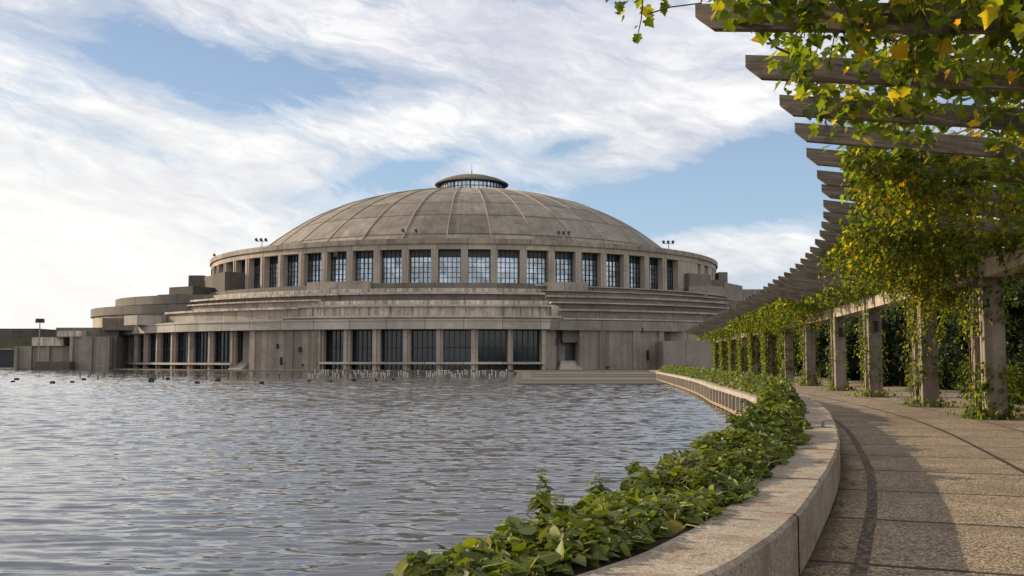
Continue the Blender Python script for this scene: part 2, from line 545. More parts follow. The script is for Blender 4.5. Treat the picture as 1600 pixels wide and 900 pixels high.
foot = N.ramp(N.m('ADD', V, N.m('MULTIPLY', N.m('SUBTRACT', N.noise(ob, 2.5, 6, .7), .5), .5)), [(0.0, 0.85), (0.16, 0.0)])
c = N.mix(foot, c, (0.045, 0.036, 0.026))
patch = N.ramp(N.noise(N.mapping(ob, (.5, .5, 1), (0, 0, 0), (3, 8, 0)), 1.0, 7, .7, .8), [(.46, 0.), (.60, .5)])
c = N.mix(patch, c, (.13, .10, .075))
c = N.mix(N.m('MULTIPLY', jt, .92), c, (0.02, 0.015, 0.011))
hh = N.m('SUBTRACT', N.m('MULTIPLY', vor.outputs['Distance'], -0.6), N.m('MULTIPLY', jt, 1.2))
N.set(bs, 'Base Color', c); N.set(bs, 'Roughness', 0.85); N.set(bs, 'Specular IOR Level', 0.3)
N.set(bs, 'Normal', N.n('ShaderNodeBump', inp={'Strength': 0.9, 'Distance': 0.012, 'Height': hh}).outputs[0])
PAVING = m

# stone strip let into the paving
m, N, bs, o = newmat('dark sett strip')
tc = N.n('ShaderNodeTexCoord')
br = N.n('ShaderNodeTexVoronoi', inp={'Vector': N.mapping(tc.outputs['UV'], (9, 16, 1)), 'Scale': 1.0})
c = N.ramp(N.n('ShaderNodeSeparateColor', inp={0: br.outputs['Color']}).outputs[0], [(0, (0.05, 0.032, 0.022)), (1, (0.14, 0.095, 0.07))])
c = N.mix(N.ramp(br.outputs['Distance'], [(0.4, 0.0), (0.65, 0.8)]), c, (0.02, 0.015, 0.01))
N.set(bs, 'Base Color', c); N.set(bs, 'Roughness', 0.8)
N.set(bs, 'Normal', N.n('ShaderNodeBump', inp={'Strength': 1.0, 'Distance': 0.02, 'Height': N.m('MULTIPLY', br.outputs['Distance'], -1.0)}).outputs[0])
SETTS = m

# water
m, N, bs, o = newmat('pond water')
tc = N.n('ShaderNodeTexCoord')
ob = tc.outputs['Object']
w0 = N.noise(N.mapping(ob, (0.05, 0.09, 1), (0, 0, R(12))), 1.0, 3, 0.5)


def slopes(scale, rot, detail, dist, ax, ay):
    nd = N.n('ShaderNodeTexNoise', inp={'Vector': N.mapping(ob, scale, (0, 0, R(rot))), 'Scale': 1.0, 'Detail': detail, 'Roughness': .5, 'Distortion': dist})
    sp_ = N.n('ShaderNodeSeparateColor', inp={0: nd.outputs['Color']})
    return N.m('MULTIPLY', N.m('SUBTRACT', sp_.outputs[0], .5), ax), N.m('MULTIPLY', N.m('SUBTRACT', sp_.outputs[1], .5), ay)


x2, y2 = slopes((1.3, 9.5, 1), -4, 3, .5, .08, .42)
x3, y3 = slopes((5.0, 17.0, 1), 6, 1, .3, .05, .14)
amp = N.ramp(w0, [(0.32, 0.5), (0.66, 1.0)])
gn = N.n('ShaderNodeSeparateXYZ', inp={0: N.n('ShaderNodeNewGeometry').outputs['Normal']})
sx_ = N.m('ADD', gn.outputs[0], N.m('MULTIPLY', N.m('ADD', x2, x3), amp))
sy_ = N.m('ADD', gn.outputs[1], N.m('MULTIPLY', N.m('ADD', y2, y3), amp))
nv = N.n('ShaderNodeCombineXYZ', inp={0: sx_, 1: sy_, 2: gn.outputs[2]})
nn = N.n('ShaderNodeVectorMath', operation='NORMALIZE', inp={0: nv.outputs[0]})
N.set(bs, 'Base Color', (0.05, 0.05, 0.053, 1)); N.set(bs, 'Roughness', 0.025); N.set(bs, 'IOR', 1.6)
N.set(bs, 'Normal', nn.outputs[0])
WATER = m

# window glass (outside view: dim interior, reflecting sky)
def glassmat(name, base, metal, rough, pane=0.0):
    m, N, bs, o = newmat(name)
    tc = N.n('ShaderNodeTexCoord')
    n = N.noise(N.mapping(tc.outputs['Object'], (0.22, 0.22, 0.5)), 1.0, 4, 0.6)
    n2 = N.n('ShaderNodeTexVoronoi', inp={'Vector': tc.outputs['Object'], 'Scale': 0.9})
    v = N.m('ADD', N.m('MULTIPLY', n, 0.7), N.m('MULTIPLY', N.n('ShaderNodeSeparateColor', inp={0: n2.outputs['Color']}).outputs[0], 0.3))
    c = N.ramp(v, [(0.3, tuple(x * 0.55 for x in base)), (0.7, tuple(x * 1.35 for x in base))])
    N.set(bs, 'Base Color', c); N.set(bs, 'Metallic', metal); N.set(bs, 'Roughness', rough)
    N.set(bs, 'Normal', N.n('ShaderNodeBump', inp={'Strength': 0.25, 'Distance': 0.05, 'Height': n}).outputs[0])
    return m


GLASS_HI = glassmat('drum window glass', (0.34, 0.41, 0.48), 0.85, 0.2)
GLASS_LO = glassmat('dark foyer glass', (0.010, 0.022, 0.032), 0.0, 0.12)
GLASS_DK = plain('dark transom panel', (0.014, 0.018, 0.026), 0.3)
BLUEG = plain('pale blue skylight', (0.35, 0.5, 0.62), 0.2)


def leafmat(name, stops, trans=0.45, rough=0.5):
    m = bpy.data.materials.new(name)
    m.use_nodes = True
    m.node_tree.nodes.clear()
    N = NT(m.node_tree)
    at = N.n('ShaderNodeAttribute', attribute_name='tint')
    f = at.outputs['Fac']
    c = N.ramp(f, stops)
    nz = N.noise(N.n('ShaderNodeTexCoord').outputs['Object'], 30, 3, .6)
    c = N.mix(0.5, c, N.ramp(nz, [(0.3, 0.6), (0.7, 1.0)]), 'MULTIPLY')
    pb = N.n('ShaderNodeBsdfPrincipled', inp={'Base Color': c, 'Roughness': rough, 'Specular IOR Level': 0.3})
    tc_ = N.mix(1.0, c, (2.0, 2.0, 0.5), 'MULTIPLY')
    tr = N.n('ShaderNodeBsdfTranslucent', inp={0: tc_})
    mx = N.n('ShaderNodeMixShader', inp={0: trans, 1: pb.outputs[0], 2: tr.outputs[0]})
    N.n('ShaderNodeOutputMaterial', inp={0: mx.outputs[0]})
    return m


LEAF_VINE = leafmat('vine leaf', [(0.0, (0.025, 0.046, 0.010)), (0.45, (0.082, 0.115, 0.016)), (0.80, (0.18, 0.20, 0.024)), (0.93, (0.34, 0.26, 0.03)), (1.0, (0.42, 0.22, 0.035))], 0.6)
LEAF_IVY = leafmat('ground cover leaf', [(0.0, (0.026, 0.042, 0.011)), (0.5, (0.080, 0.110, 0.018)), (0.88, (0.18, 0.20, 0.028)), (0.97, (0.17, 0.17, 0.03)), (1.0, (0.16, 0.08, 0.03))], 0.32)
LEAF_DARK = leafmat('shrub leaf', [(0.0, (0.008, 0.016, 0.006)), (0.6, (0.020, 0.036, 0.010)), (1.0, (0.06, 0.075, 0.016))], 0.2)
STEM = plain('vine stem', (0.075, 0.05, 0.03), 0.85, sc=20)
GSTEM = plain('green stalk', (0.16, 0.17, 0.06), 0.7, sc=20)
BARK = plain('shrub bark', (0.06, 0.045, 0.03), 0.9, sc=10)

# ------------------------------------------------------------------ leaf machinery
def outline_leaf(pts, fold):
    """pts = half outline (x>=0) from base to tip in y; returns verts, tris with folded blade"""
    mid = [(0, pts[0][1], 0), (0, 0.35, -0.02), (0, pts[-1][1], -0.06)]
    V = []; F = []
    V += mid
    R_ = []
    for (x, y) in pts[1:-1]:
        R_.append(len(V)); V.append((x, y, fold * x - 0.10 * y * y))
    L_ = []
    for (x, y) in pts[1:-1]:
        L_.append(len(V)); V.append((-x, y, fold * x - 0.10 * y * y))
    for side, rev in ((R_, False), (L_, True)):
        seq = [0] + side + [2]
        for a, b in zip(seq[:-1], seq[1:]):
            t = (1, a, b) if not rev else (1, b, a)
            F.append(t)
    return np.array(V, float), np.array(F, int)


LOBED = outline_leaf([(0, 0.0), (0.22, -0.10), (0.44, 0.04), (0.36, 0.20), (0.58, 0.46), (0.36, 0.50), (0.28, 0.62), (0.14, 0.80), (0, 1.0)], 0.22)
HEART = outline_leaf([(0, 0.0), (0.20, -0.06), (0.40, 0.12), (0.40, 0.36), (0.26, 0.62), (0.11, 0.84), (0, 1.0)], 0.28)
SIMPLE = outline_leaf([(0, 0.0), (0.38, 0.25), (0.26, 0.65), (0, 1.0)], 0.25)


def leaf_arrays(tpl, P, D, Nn, S, T):
    """P pos, D length dir, Nn approx normal, S size, T tint -> verts, tris, tint/vertex"""
    V, F = tpl
    P = np.asarray(P, float); D = np.asarray(D, float); Nn = np.asarray(Nn, float)
    D /= np.linalg.norm(D, axis=1)[:, None] + 1e-9
    X = np.cross(D, Nn); X /= np.linalg.norm(X, axis=1)[:, None] + 1e-9
    Z = np.cross(X, D)
    S = np.asarray(S)[:, None, None]
    W_ = (V[None, :, 0, None] * X[:, None, :] + V[None, :, 1, None] * D[:, None, :] + V[None, :, 2, None] * Z[:, None, :]) * S + P[:, None, :]
    n, k = len(P), len(V)
    idx = F[None] + (np.arange(n) * k)[:, None, None]
    return W_.reshape(-1, 3), idx.reshape(-1, 3), np.repeat(np.asarray(T), k)


def leaf_obj(name, mat, chunks, parent=None):
    vs, fs, ts = [], [], []
    off = 0
    for (v, f, t) in chunks:
        vs.append(v); fs.append(f + off); ts.append(t); off += len(v)
    v = np.vstack(vs); f = np.vstack(fs); t = np.concatenate(ts)
    me = bpy.data.meshes.new(name)
    me.vertices.add(len(v)); me.vertices.foreach_set('co', v.astype(np.float32).ravel())
    me.loops.add(len(f) * 3); me.loops.foreach_set('vertex_index', f.astype(np.int32).ravel())
    me.polygons.add(len(f))
    me.polygons.foreach_set('loop_start', np.arange(0, len(f) * 3, 3, dtype=np.int32))
    me.polygons.foreach_set('loop_total', np.full(len(f), 3, dtype=np.int32))
    me.update(calc_edges=True)
    a = me.attributes.new('tint', 'FLOAT', 'POINT')
    a.data.foreach_set('value', t.astype(np.float32))
    me.materials.append(mat)
    o = bpy.data.objects.new(name, me)
    COL.objects.link(o)
    if parent is not None:
        o.parent = parent
        o.matrix_parent_inverse = Matrix.Translation(-Vector(parent.location))
    return o


def rnd_unit(n):
    v = rng.normal(size=(n, 3)); return v / np.linalg.norm(v, axis=1)[:, None]


def vnoise(x, y, seed=0):
    """cheap smooth value noise in plan"""
    r = np.random.default_rng(1234 + seed)
    g = r.random((64, 64))
    xi = np.floor(x).astype(int); yi = np.floor(y).astype(int)
    fx = x - xi; fy = y - yi
    fx = fx * fx * (3 - 2 * fx); fy = fy * fy * (3 - 2 * fy)
    G = lambda a, b: g[a % 64, b % 64]
    return (G(xi, yi) * (1 - fx) + G(xi + 1, yi) * fx) * (1 - fy) + (G(xi, yi + 1) * (1 - fx) + G(xi + 1, yi + 1) * fx) * fy


# ------------------------------------------------------------------ ground, water, path
WZ = -0.40
g = MB()
g.quad([(-4000, -1500, -1.3), (4000, -1500, -1.3), (4000, 6000, -1.3), (-4000, 6000, -1.3)])
tag(g.build('ground', plain('pond bed', (0.05, 0.045, 0.035), 0.9, sc=.5)), kind='structure')
# rippled pond surface: real wave geometry, finer towards the promenade
rows = [2.0]
while rows[-1] < 214:
    rows.append(rows[-1] + min(.26, max(.03, .0021 * rows[-1])))
rows = np.array(rows)
us = np.linspace(-.80, .62, 900)
YY, UU = np.meshgrid(rows, us, indexing='ij')
XX = UU * YY
ZZ = np.zeros_like(XX)
wr = np.random.default_rng(3)
sp_row = np.gradient(rows)[:, None]
for i in range(46):
    lam = .24 * (9 ** (i / 45)); ang = wr.normal(0, R(15)); ph = wr.random() * 6.28
    k_ = 2 * np.pi / lam
    am = .0080 * lam * wr.uniform(.6, 1.25) / (1 + (lam / .62) ** 2.0)
    damp = np.clip((lam / sp_row - 2.4) / 1.4, 0, 1) * (1 + 1.5 * np.clip((YY - 22) / 60, 0, 1.5))
    # slow drift of phase so crests break up
    jit = 1.3 * np.sin(XX * (.31 + .13 * wr.random()) + wr.random() * 6) + 1.1 * np.sin(YY * (.23 + .1 * wr.random()) + XX * .17 + wr.random() * 6)
    gr_ = .65 + .35 * np.sin(XX * .09 * (1 + wr.random()) + wr.random() * 6.28) * np.sin(YY * .12 * (1 + wr.random()) + wr.random() * 6.28)
    sw = np.sin(k_ * (YY * math.cos(ang) + XX * math.sin(ang)) + ph + jit)
    ZZ += damp * am * gr_ * (sw + .22 * sw * sw)
ZZ *= np.where(YY > 210, .3, 1)
gust = .75 + .35 * vnoise(XX / 9 + 40, YY / 6 + 20, 31)
ZZ *= gust
nr_, nc_ = XX.shape
co = np.stack([XX, YY, WZ + ZZ], -1).reshape(-1, 3).astype(np.float32)
ii = (np.arange(nr_ - 1)[:, None] * nc_ + np.arange(nc_ - 1)[None]).reshape(-1)
fq = np.stack([ii, ii + 1, ii + nc_ + 1, ii + nc_], 1).astype(np.int32)
# calm sheet outside the fan
ex = np.array([(-500, -120, WZ - .05), (60, -120, WZ - .05), (60, 2.2, WZ - .05), (-500, 2.2, WZ - .05),
               (-500, 2.2, WZ - .05), (-1.5, 2.0, WZ - .05), (-171, 214, WZ - .05), (-500, 214, WZ - .05)], np.float32)
nb_ = len(co)
co = np.vstack([co, ex]); fq = np.vstack([fq, [[nb_, nb_ + 1, nb_ + 2, nb_ + 3], [nb_ + 4, nb_ + 5, nb_ + 6, nb_ + 7]]]).astype(np.int32)
me = bpy.data.meshes.new('water')
me.vertices.add(len(co)); me.vertices.foreach_set('co', co.ravel())
me.loops.add(len(fq) * 4); me.loops.foreach_set('vertex_index', fq.ravel())
me.polygons.add(len(fq)); me.polygons.foreach_set('loop_start', np.arange(0, len(fq) * 4, 4, dtype=np.int32))
me.polygons.foreach_set('loop_total', np.full(len(fq), 4, dtype=np.int32))
me.polygons.foreach_set('use_smooth', np.ones(len(fq), dtype=bool))
me.update(calc_edges=True)
me.materials.append(WATER)
wob_ = bpy.data.objects.new('water', me); COL.objects.link(wob_)
tag(wob_, kind='structure')
# promenade slab along the kerb line
g = MB()
ss = np.arange(0, KERB.L - 0.01, 0.4)
offs = [0.0, 1.0, 2.0, 3.0, 4.0, 5.0, 6.5, 9.0, 14, 24]
for a, b in zip(ss[:-1], ss[1:]):
    for o0, o1 in zip(offs[:-1], offs[1:]):
        p = [KERB.p(a, o0), KERB.p(a, o1), KERB.p(b, o1), KERB.p(b, o0)]
        g.quad([(q[0], q[1], 0.0) for q in p], [(a, o0), (a, o1), (b, o1), (b, o0)])
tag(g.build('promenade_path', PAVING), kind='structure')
g = MB()
for a, b in zip(ss[:-1], ss[1:]):
    p = [KERB.p(a, 0.33), KERB.p(a, 0.44), KERB.p(b, 0.44), KERB.p(b, 0.33)]
    g.quad([(q[0], q[1], 0.005) for q in p], [(a, .3), (a, .45), (b, .45), (b, .3)])
tag(g.build('path_strip', SETTS), kind='structure')
# lawn behind the pergola and around the hall
grassm = plain('rough grass', (0.05, 0.065, 0.022), 0.95, sc=1.5, var=.4)
g = MB()
pl = [KERB.p(s, 10.8) for s in np.arange(0, KERB.L - .1, 3.0)]
poly = [(q[0], q[1]) for q in pl] + [(30, 130), (80, 150), (600, 150), (600, -60), (8, -60)]
g.quad([(x, y, 0.006) for x, y in poly])
tag(g.build('lawn', grassm), kind='structure')
g = MB()
g.prism([(26, 150), (900, 150), (900, 3000), (-1500, 3000), (-1500, 214), (-98, 214), (-60, 255), (-12, 266), (30, 255)], -1.2, -.24)
tag(g.build('far_ground', grassm), kind='structure')

# ------------------------------------------------------------------ planter wall beside the path
pw = empty('planter_wall', (*KERB.p(10), 0), 'long curved pale concrete planter wall with wide flat coping beside the path', 'planter')


def sweep(mb, prof, s0, s1, step=0.35, closed=True):
    """prof = [(offset, z)] swept along KERB"""
    S = np.linspace(s0, s1, max(2, int(round((s1 - s0) / step)) + 1))
    for a, b in zip(S[:-1], S[1:]):
        u = 0
        for i in range(len(prof) - (0 if closed else 1)):
            (o0, z0), (o1, z1) = prof[i], prof[(i + 1) % len(prof)]
            w = math.hypot(o1 - o0, z1 - z0)
            A = kp(a, o0); B = kp(a, o1); C_ = kp(b, o1); D_ = kp(b, o0)
            mb.quad([(A[0], A[1], z0), (B[0], B[1], z1), (C_[0], C_[1], z1), (D_[0], D_[1], z0)], [(a, u), (a, u + w), (b, u + w), (b, u)])
            u += w


CAPH = 0.13
g = MB()
slab = 1.1
s = 0.0
while s < KERB.L - 2:
    dz = random.uniform(-.004, .004); do = random.uniform(-.006, .006)
    S0, S1 = s + .0015, s + slab - .0015
    sweep(g, [(-.53 + do, .32 + dz), (-.53 + do, .45 + dz), (-.03 + do, .45 + dz), (.0 + do, .425 + dz), (.0 + do, .012), (-.012 + do, .012), (-.012 + do, .32 + dz)], S0, S1, (S1 - S0) / 3 - 1e-4)
    s += slab
g.build('coping', COPING, pw)
g = MB()
sweep(g, [(-.51, -.1), (-.51, .319), (-.03, .319), (-.03, -.1)], 0, KERB.L - .5)
g.build('outer_wall', COPING, pw)
g = MB()
sweep(g, [(-2.0, -1.2), (-2.0, .30), (-1.68, .30), (-1.68, -1.2)], 0, KERB.L - .5)
g.build('pond_wall', PWALL, pw)
g = MB()
sweep(g, [(-2.08, .302), (-2.08, .45), (-1.62, .45), (-1.62, .302)], 0, KERB.L - .5)
g.build('pond_coping', PIL, pw)
g = MB()
sweep(g, [(-2.10, -.34), (-2.10, -.22), (-2.0, -.22)], 0, KERB.L - .5, closed=False)
g.build('water_ledge', PWALL, pw)
g = MB()
s = 1.0
while s < KERB.L - 1:
    x, y = kp(s, -2.06); tx, ty = KERB.t(s)
    g.box((x, y, -.215), (.17, .16, .51), math.atan2(ty, tx))
    s += 1.25
g.build('wall_pilasters', PIL, pw)
g = MB()
sweep(g, [(-1.70, .425), (-.525, .425)], 0, KERB.L - .5, closed=False)
tag(g.build('planter_soil', SOIL), kind='structure')

# bent metal piece lying on the coping
g = MB()
x, y = KERB.p(KERB.s_at_y(16.3), -.25)
g.box((x, y, .452), (.34, .05, .012), R(5)); g.box((x + .02, y, .464), (.05, .025, .10), R(5)); g.box((x + .09, y, .56), (.16, .02, .012), R(5))
tag(g.build('metal_bracket', GREYM), 'small bent metal bracket lying on the pale coping', 'bracket')

# ------------------------------------------------------------------ the hall
CX, CY = -8.7, 190.0
CC = (CX, CY)
# The hall and the far bank are drawn in units of 1.4 m (the waterline in the photograph puts the facade about 175 m away).
UNIT = 1.4
FAR_Z = -0.62           # world height of the drawing's zero


def set_far(o):
    """move an object drawn in hall units to its real size and place"""
    o.location = (o.location.x * UNIT, o.location.y * UNIT, o.location.z * UNIT + FAR_Z)
    o.scale = (UNIT, UNIT, UNIT)


hall = empty('domed_hall', (CX, CY, 0), 'grey concrete hall with ribbed dome, window drum and stepped terraces across the pond', 'hall')


def zat(py, d):
    return EYE + (563 - py) * d / FPX


def theta_at(px, r, c=CC):
    """front angle of the circle point that shows at column px"""
    k = (px - 800) / FPX
    dx_, dy_ = k, 1.0
    # |t*(k,1) - c| = r
    A = k * k + 1; B = -2 * (k * c[0] + c[1]); Cc = c[0] ** 2 + c[1] ** 2 - r * r
    disc = max(0, B * B - 4 * A * Cc)
    t = (-B - math.sqrt(disc)) / (2 * A)
    x, y = t * k - c[0], t - c[1]
    return math.atan2(x, -y)


DR = 47.0
Z_SILL, Z_HEAD, Z_CORN = 12.2, EYE + 16.1, EYE + 17.65
# dome
m, N, bs, o = newmat('dome roofing panels')
tc = N.n('ShaderNodeTexCoord')
ob = tc.outputs['Object']
su = N.n('ShaderNodeSeparateXYZ', inp={0: tc.outputs['UV']})
cell = N.n('ShaderNodeTexWhiteNoise', noise_dimensions='2D', inp={'Vector': N.n('ShaderNodeCombineXYZ', inp={0: N.m('FLOOR', su.outputs[0]), 1: N.m('FLOOR', su.outputs[1]), 2: 0.}).outputs[0]})
sub = N.n('ShaderNodeTexWhiteNoise', noise_dimensions='2D', inp={'Vector': N.n('ShaderNodeCombineXYZ', inp={0: N.m('FLOOR', N.m('MULTIPLY', su.outputs[0], 3.0)), 1: N.m('FLOOR', N.m('MULTIPLY', su.outputs[1], 1.0)), 2: 3.}).outputs[0]})
n1 = N.noise(ob, 0.5, 7, 0.68); n2 = N.noise(N.mapping(tc.outputs['UV'], (9, 1.2, 1)), 1.0, 5, .6)
c = N.ramp(N.m('ADD', N.m('MULTIPLY', n1, .65), N.m('MULTIPLY', n2, .35)), [(0.30, (0.115, 0.100, 0.085)), (0.5, (0.215, 0.189, 0.162)), (0.70, (0.33, 0.295, 0.255))])
c = N.mix(0.9, c, N.ramp(cell.outputs[0], [(0, 0.5), (1, 1.0)]), 'MULTIPLY')
c = N.mix(0.5, c, N.ramp(sub.outputs[0], [(0, 0.75), (1, 1.0)]), 'MULTIPLY')
ring = N.m('LESS_THAN', N.m('ABSOLUTE', N.m('SUBTRACT', N.m('FRACT', su.outputs[1]), 0.03)), 0.034)
c = N.mix(N.m('MULTIPLY', ring, .75), c, (0.03, 0.026, 0.024))
N.set(bs, 'Base Color', c); N.set(bs, 'Roughness', .8); N.set(bs, 'Specular IOR Level', .3)
DOME_M = m
dh = lambda r: EYE + 32.0 - 0.0055 * r * r - 2e-6 * r ** 4
rings_r = [45, 38.7, 34.0, 29.5, 24.0, 16.0, 9.0, 4.0]
g = MB()
th0 = R(-1.9)
for i in range(len(rings_r) - 1):
    ra, rb = rings_r[i], rings_r[i + 1]
    nsub = 4
    for j in range(nsub):
        r0 = ra + (rb - ra) * j / nsub; r1 = ra + (rb - ra) * (j + 1) / nsub
        for k in range(144):
            t0, t1 = th0 + R(2.5) * k, th0 + R(2.5) * (k + 1)
            P = lambda r, t: (CX + r * math.sin(t), CY - r * math.cos(t), dh(r))
            v0, v1 = i + j / nsub, i + (j + 1) / nsub - 1e-4
            u0, u1 = k / 4 + 1e-4, (k + 1) / 4 - 1e-4
            g.quad([P(r0, t0), P(r0, t1), P(r1, t1), P(r1, t0)], [(u0, v0), (u1, v0), (u1, v1), (u0, v1)])
dome = g.build('dome', DOME_M, hall, smooth=False)
RIBM = concrete('pale dome rib', (0.27, 0.24, 0.205), sc=.5, streak=.2, stain=.2)
for k in range(36):
    t = th0 + R(10) * k
    g = MB()
    rr = np.linspace(44.5, 7, 26)
    w = .085
    P = lambda r, sgn, dz_: (CX + r * math.sin(t) + sgn * w * math.cos(t), CY - r * math.cos(t) + sgn * w * math.sin(t), dh(r) + dz_)
    for a, b in zip(rr[:-1], rr[1:]):
        g.quad([P(a, -1, .16), P(a, 1, .16), P(b, 1, .16), P(b, -1, .16)])
        g.quad([P(a, -1, -.1), P(a, -1, .16), P(b, -1, .16), P(b, -1, -.1)])
        g.quad([P(a, 1, .16), P(a, 1, -.1), P(b, 1, -.1), P(b, 1, .16)])
    ro = g.build('rib', RIBM, dome)

# drum: wall core, cornice, piers, windows
BAY = 2 * math.pi / 68
thw = R(-0.45)          # centre of the middle window
g = MB()
g.arc(CC, 43.6, 44.6, 9.0, Z_HEAD + .6, 0, 2 * math.pi, 136)
g.build('drum_core', GLASS_DK, hall)
g = MB()
g.arc(CC, 43.0, DR, Z_HEAD, Z_CORN - .75, 0, 2 * math.pi, 136)
g.build('drum_lintel', concrete('drum lintel concrete', (0.40, 0.35, 0.29), joint=DR * BAY, sc=.6, streak=.4, stain=.3), hall)
g = MB()
g.arc(CC, 42.5, DR + .28, Z_CORN - .745, Z_CORN, 0, 2 * math.pi, 136)
g.build('cornice', concrete('cornice concrete', (0.32, 0.28, 0.235), joint=4.6, sc=.6, streak=.7, stain=.5), hall)
g = MB()
g.arc(CC, 46.1, 46.25, Z_CORN, Z_CORN + .10, R(-80), R(80), 90)
for k in range(80):
    t = R(-80 + 2 * k)
    g.box((CX + 46.17 * math.sin(t), CY - 46.17 * math.cos(t), Z_CORN + .1), (.05, .05, .22), t)
g.build('roof_rail', GREYM, hall)
PIERM = concrete('pier concrete', (0.37, 0.325, 0.28), sc=.8, streak=.35, stain=.25)
hw = BAY * 0.385
LO, HI = -14, 9
for k in range(LO, HI + 1):
    tc_ = thw + k * BAY
    # pier to the right of window k
    g = MB()
    if k < HI:
        a0, a1 = tc_ + hw, tc_ + BAY - hw
        g.arc(CC, 44.4, DR - .05, 9.0, Z_HEAD, a0, a1, 1)
        # shallow vertical groove strip
        g.arc(CC, DR - .06, DR + .06, 9.0, Z_HEAD - .001, a0 + (a1 - a0) * .36, a0 + (a1 - a0) * .64, 1)
        g.build('pier', PIERM, hall)
    # window
    g = MB()
    r = 45.75
    P = lambda t, z, rr=r: (CX + rr * math.sin(t), CY - rr * math.cos(t), z)
    zt = Z_HEAD - 1.05
    g.quad([P(tc_ - hw, 11.0), P(tc_ + hw, 11.0), P(tc_ + hw, zt), P(tc_ - hw, zt)])
    wo = g.build('window', GLASS_HI, hall)
    g = MB()
    g.quad([P(tc_ - hw, zt), P(tc_ + hw, zt), P(tc_ + hw, Z_HEAD), P(tc_ - hw, Z_HEAD)])
    g.build('transom', GLASS_DK, wo)
    g = MB()
    nc, nr = 5, 7
    for i in range(nc + 1):
        t = tc_ - hw + 2 * hw * i / nc
        e = .0010 if 0 < i < nc else .0024
        g.arc(CC, r + .03, r + .13, 11.0, Z_HEAD - .001, t - e, t + e, 1)
    for j in range(nr + 1):
        z = 11.3 + (zt - 11.3) * j / nr
        g.arc(CC, r + .035, r + .11, z - .035, z + .035, tc_ - hw, tc_ + hw, 1)
    g.build('window_frame', GLASS_FRAME, wo)
# blank remainder of the drum
g = MB()
g.arc(CC, 44.4, DR - .1, 9.0, Z_HEAD, thw + HI * BAY + hw, thw + HI * BAY + hw + R(5.0))
g.arc(CC, 44.4, DR - .5, 9.0, Z_HEAD, thw + HI * BAY + hw + R(5.0), 2 * math.pi + thw + LO * BAY - hw, 90)
for k in range(12):
    a = thw + HI * BAY + hw + R(5.0 + 5.3 * k)
    g.arc(CC, DR - .52, DR - .05, 9.0, Z_HEAD - .001, a, a + R(2.2 if k % 2 else 3.4))
g.build('blank_drum_wall', PIERM, hall)
g = MB()
for k in (1, 3, 4):
    a = thw + HI * BAY + hw + R(5.0 + 5.3 * k + 3.3)
    g.arc(CC, DR - .52, DR - .42, 13.0, Z_HEAD - .6, a + .002, a + R(1.0), 1)
g.build('slit_window', GLASS_DK, hall)

# lantern
LX = CX + .9
lc = (LX, CY)
lz = EYE + 31.6
g = MB()
g.lathe(lc, [(7.6, lz - 2.2), (7.6, lz - .1), (6.4, lz + .15)], 48)
lant = g.build('lantern', CONC_D, hall)
g = MB()
g.lathe(lc, [(6.15, lz), (6.15, lz + 2.3)], 48)
g.build('glazing', GLASS_HI, lant)
g = MB()
for k in range(48):
    t = R(7.5) * k
    g.box((LX + 6.2 * math.sin(t), CY - 6.2 * math.cos(t), lz), (.11 if k % 4 else .26, .12, 2.3), t)
g.lathe(lc, [(6.24, lz + 1.1), (6.24, lz + 1.22)], 48)
g.build('mullions', GLASS_FRAME, lant)
g = MB()
g.lathe(lc, [(6.0, lz + 2.3), (7.05, lz + 2.05), (7.15, lz + 2.2), (7.0, lz + 2.4), (5.6, lz + 3.1), (3.5, lz + 3.75), (1.5, lz + 4.05), (0, lz + 4.12)], 48)
g.build('lantern_roof', concrete('lantern roof', (0.10, 0.095, 0.075), sc=.6, streak=.4), lant, smooth=True)
g = MB()
g.tube([(LX, CY, lz + 4.0), (LX, CY, lz + 5.2)], .11, .09); g.tube([(LX, CY, lz + 5.2), (LX, CY, lz + 6.4)], .04, .03)
g.build('mast', GREYM, lant)
g = MB()
g.arc(lc, 7.65, 7.9, lz - .55, lz - .05, R(-38), R(20), 16)
g.build('skylight_strip', BLUEG, lant)
# maintenance rails over the dome crown
g = MB()
for sgn, a in ((-1, R(-72)), (1, R(76))):
    pts = []
    for r in np.linspace(11, 24, 12):
        p = Vector((CX + r * math.sin(a), CY - r * math.cos(a), dh(r)))
        g.tube([p, p + Vector((0, 0, .55))], .04, n=4); pts.append(p + Vector((0, 0, .55)))
    g.tube(pts, .035, n=4)
g.build('dome_rail', GREYM, hall)

# terraces: three sectors of stepped rings
tL, tM0, tM1, tR1 = R(-100), theta_at(528, 55), theta_at(852, 55), R(62)


def tier(r0, r1, z1, a0, a1, mat, z0=None, name='terrace_tier', lip=0.0):
    g = MB()
    g.arc(CC, r0, r1, (z0 if z0 is not None else z1 - 3.0), z1, a0, a1)
    if lip:
        q = MB()
        q.arc(CC, r1 - .5, r1 + .42, z1 + .001, z1 + .001 + lip * 1.35, a0, a1)
        q.build('ledge', CONC_S if mat in (CONC_S, CONC_D, CONC_L, CONC) and a1 < .2 else CONC_L if mat is not CONC_R else CONC, hall)
    return g.build(name, mat, hall)


zy = lambda y, r: zat(y, CY - r)
ZF = zy(514, 62.5)
e = R(.02)
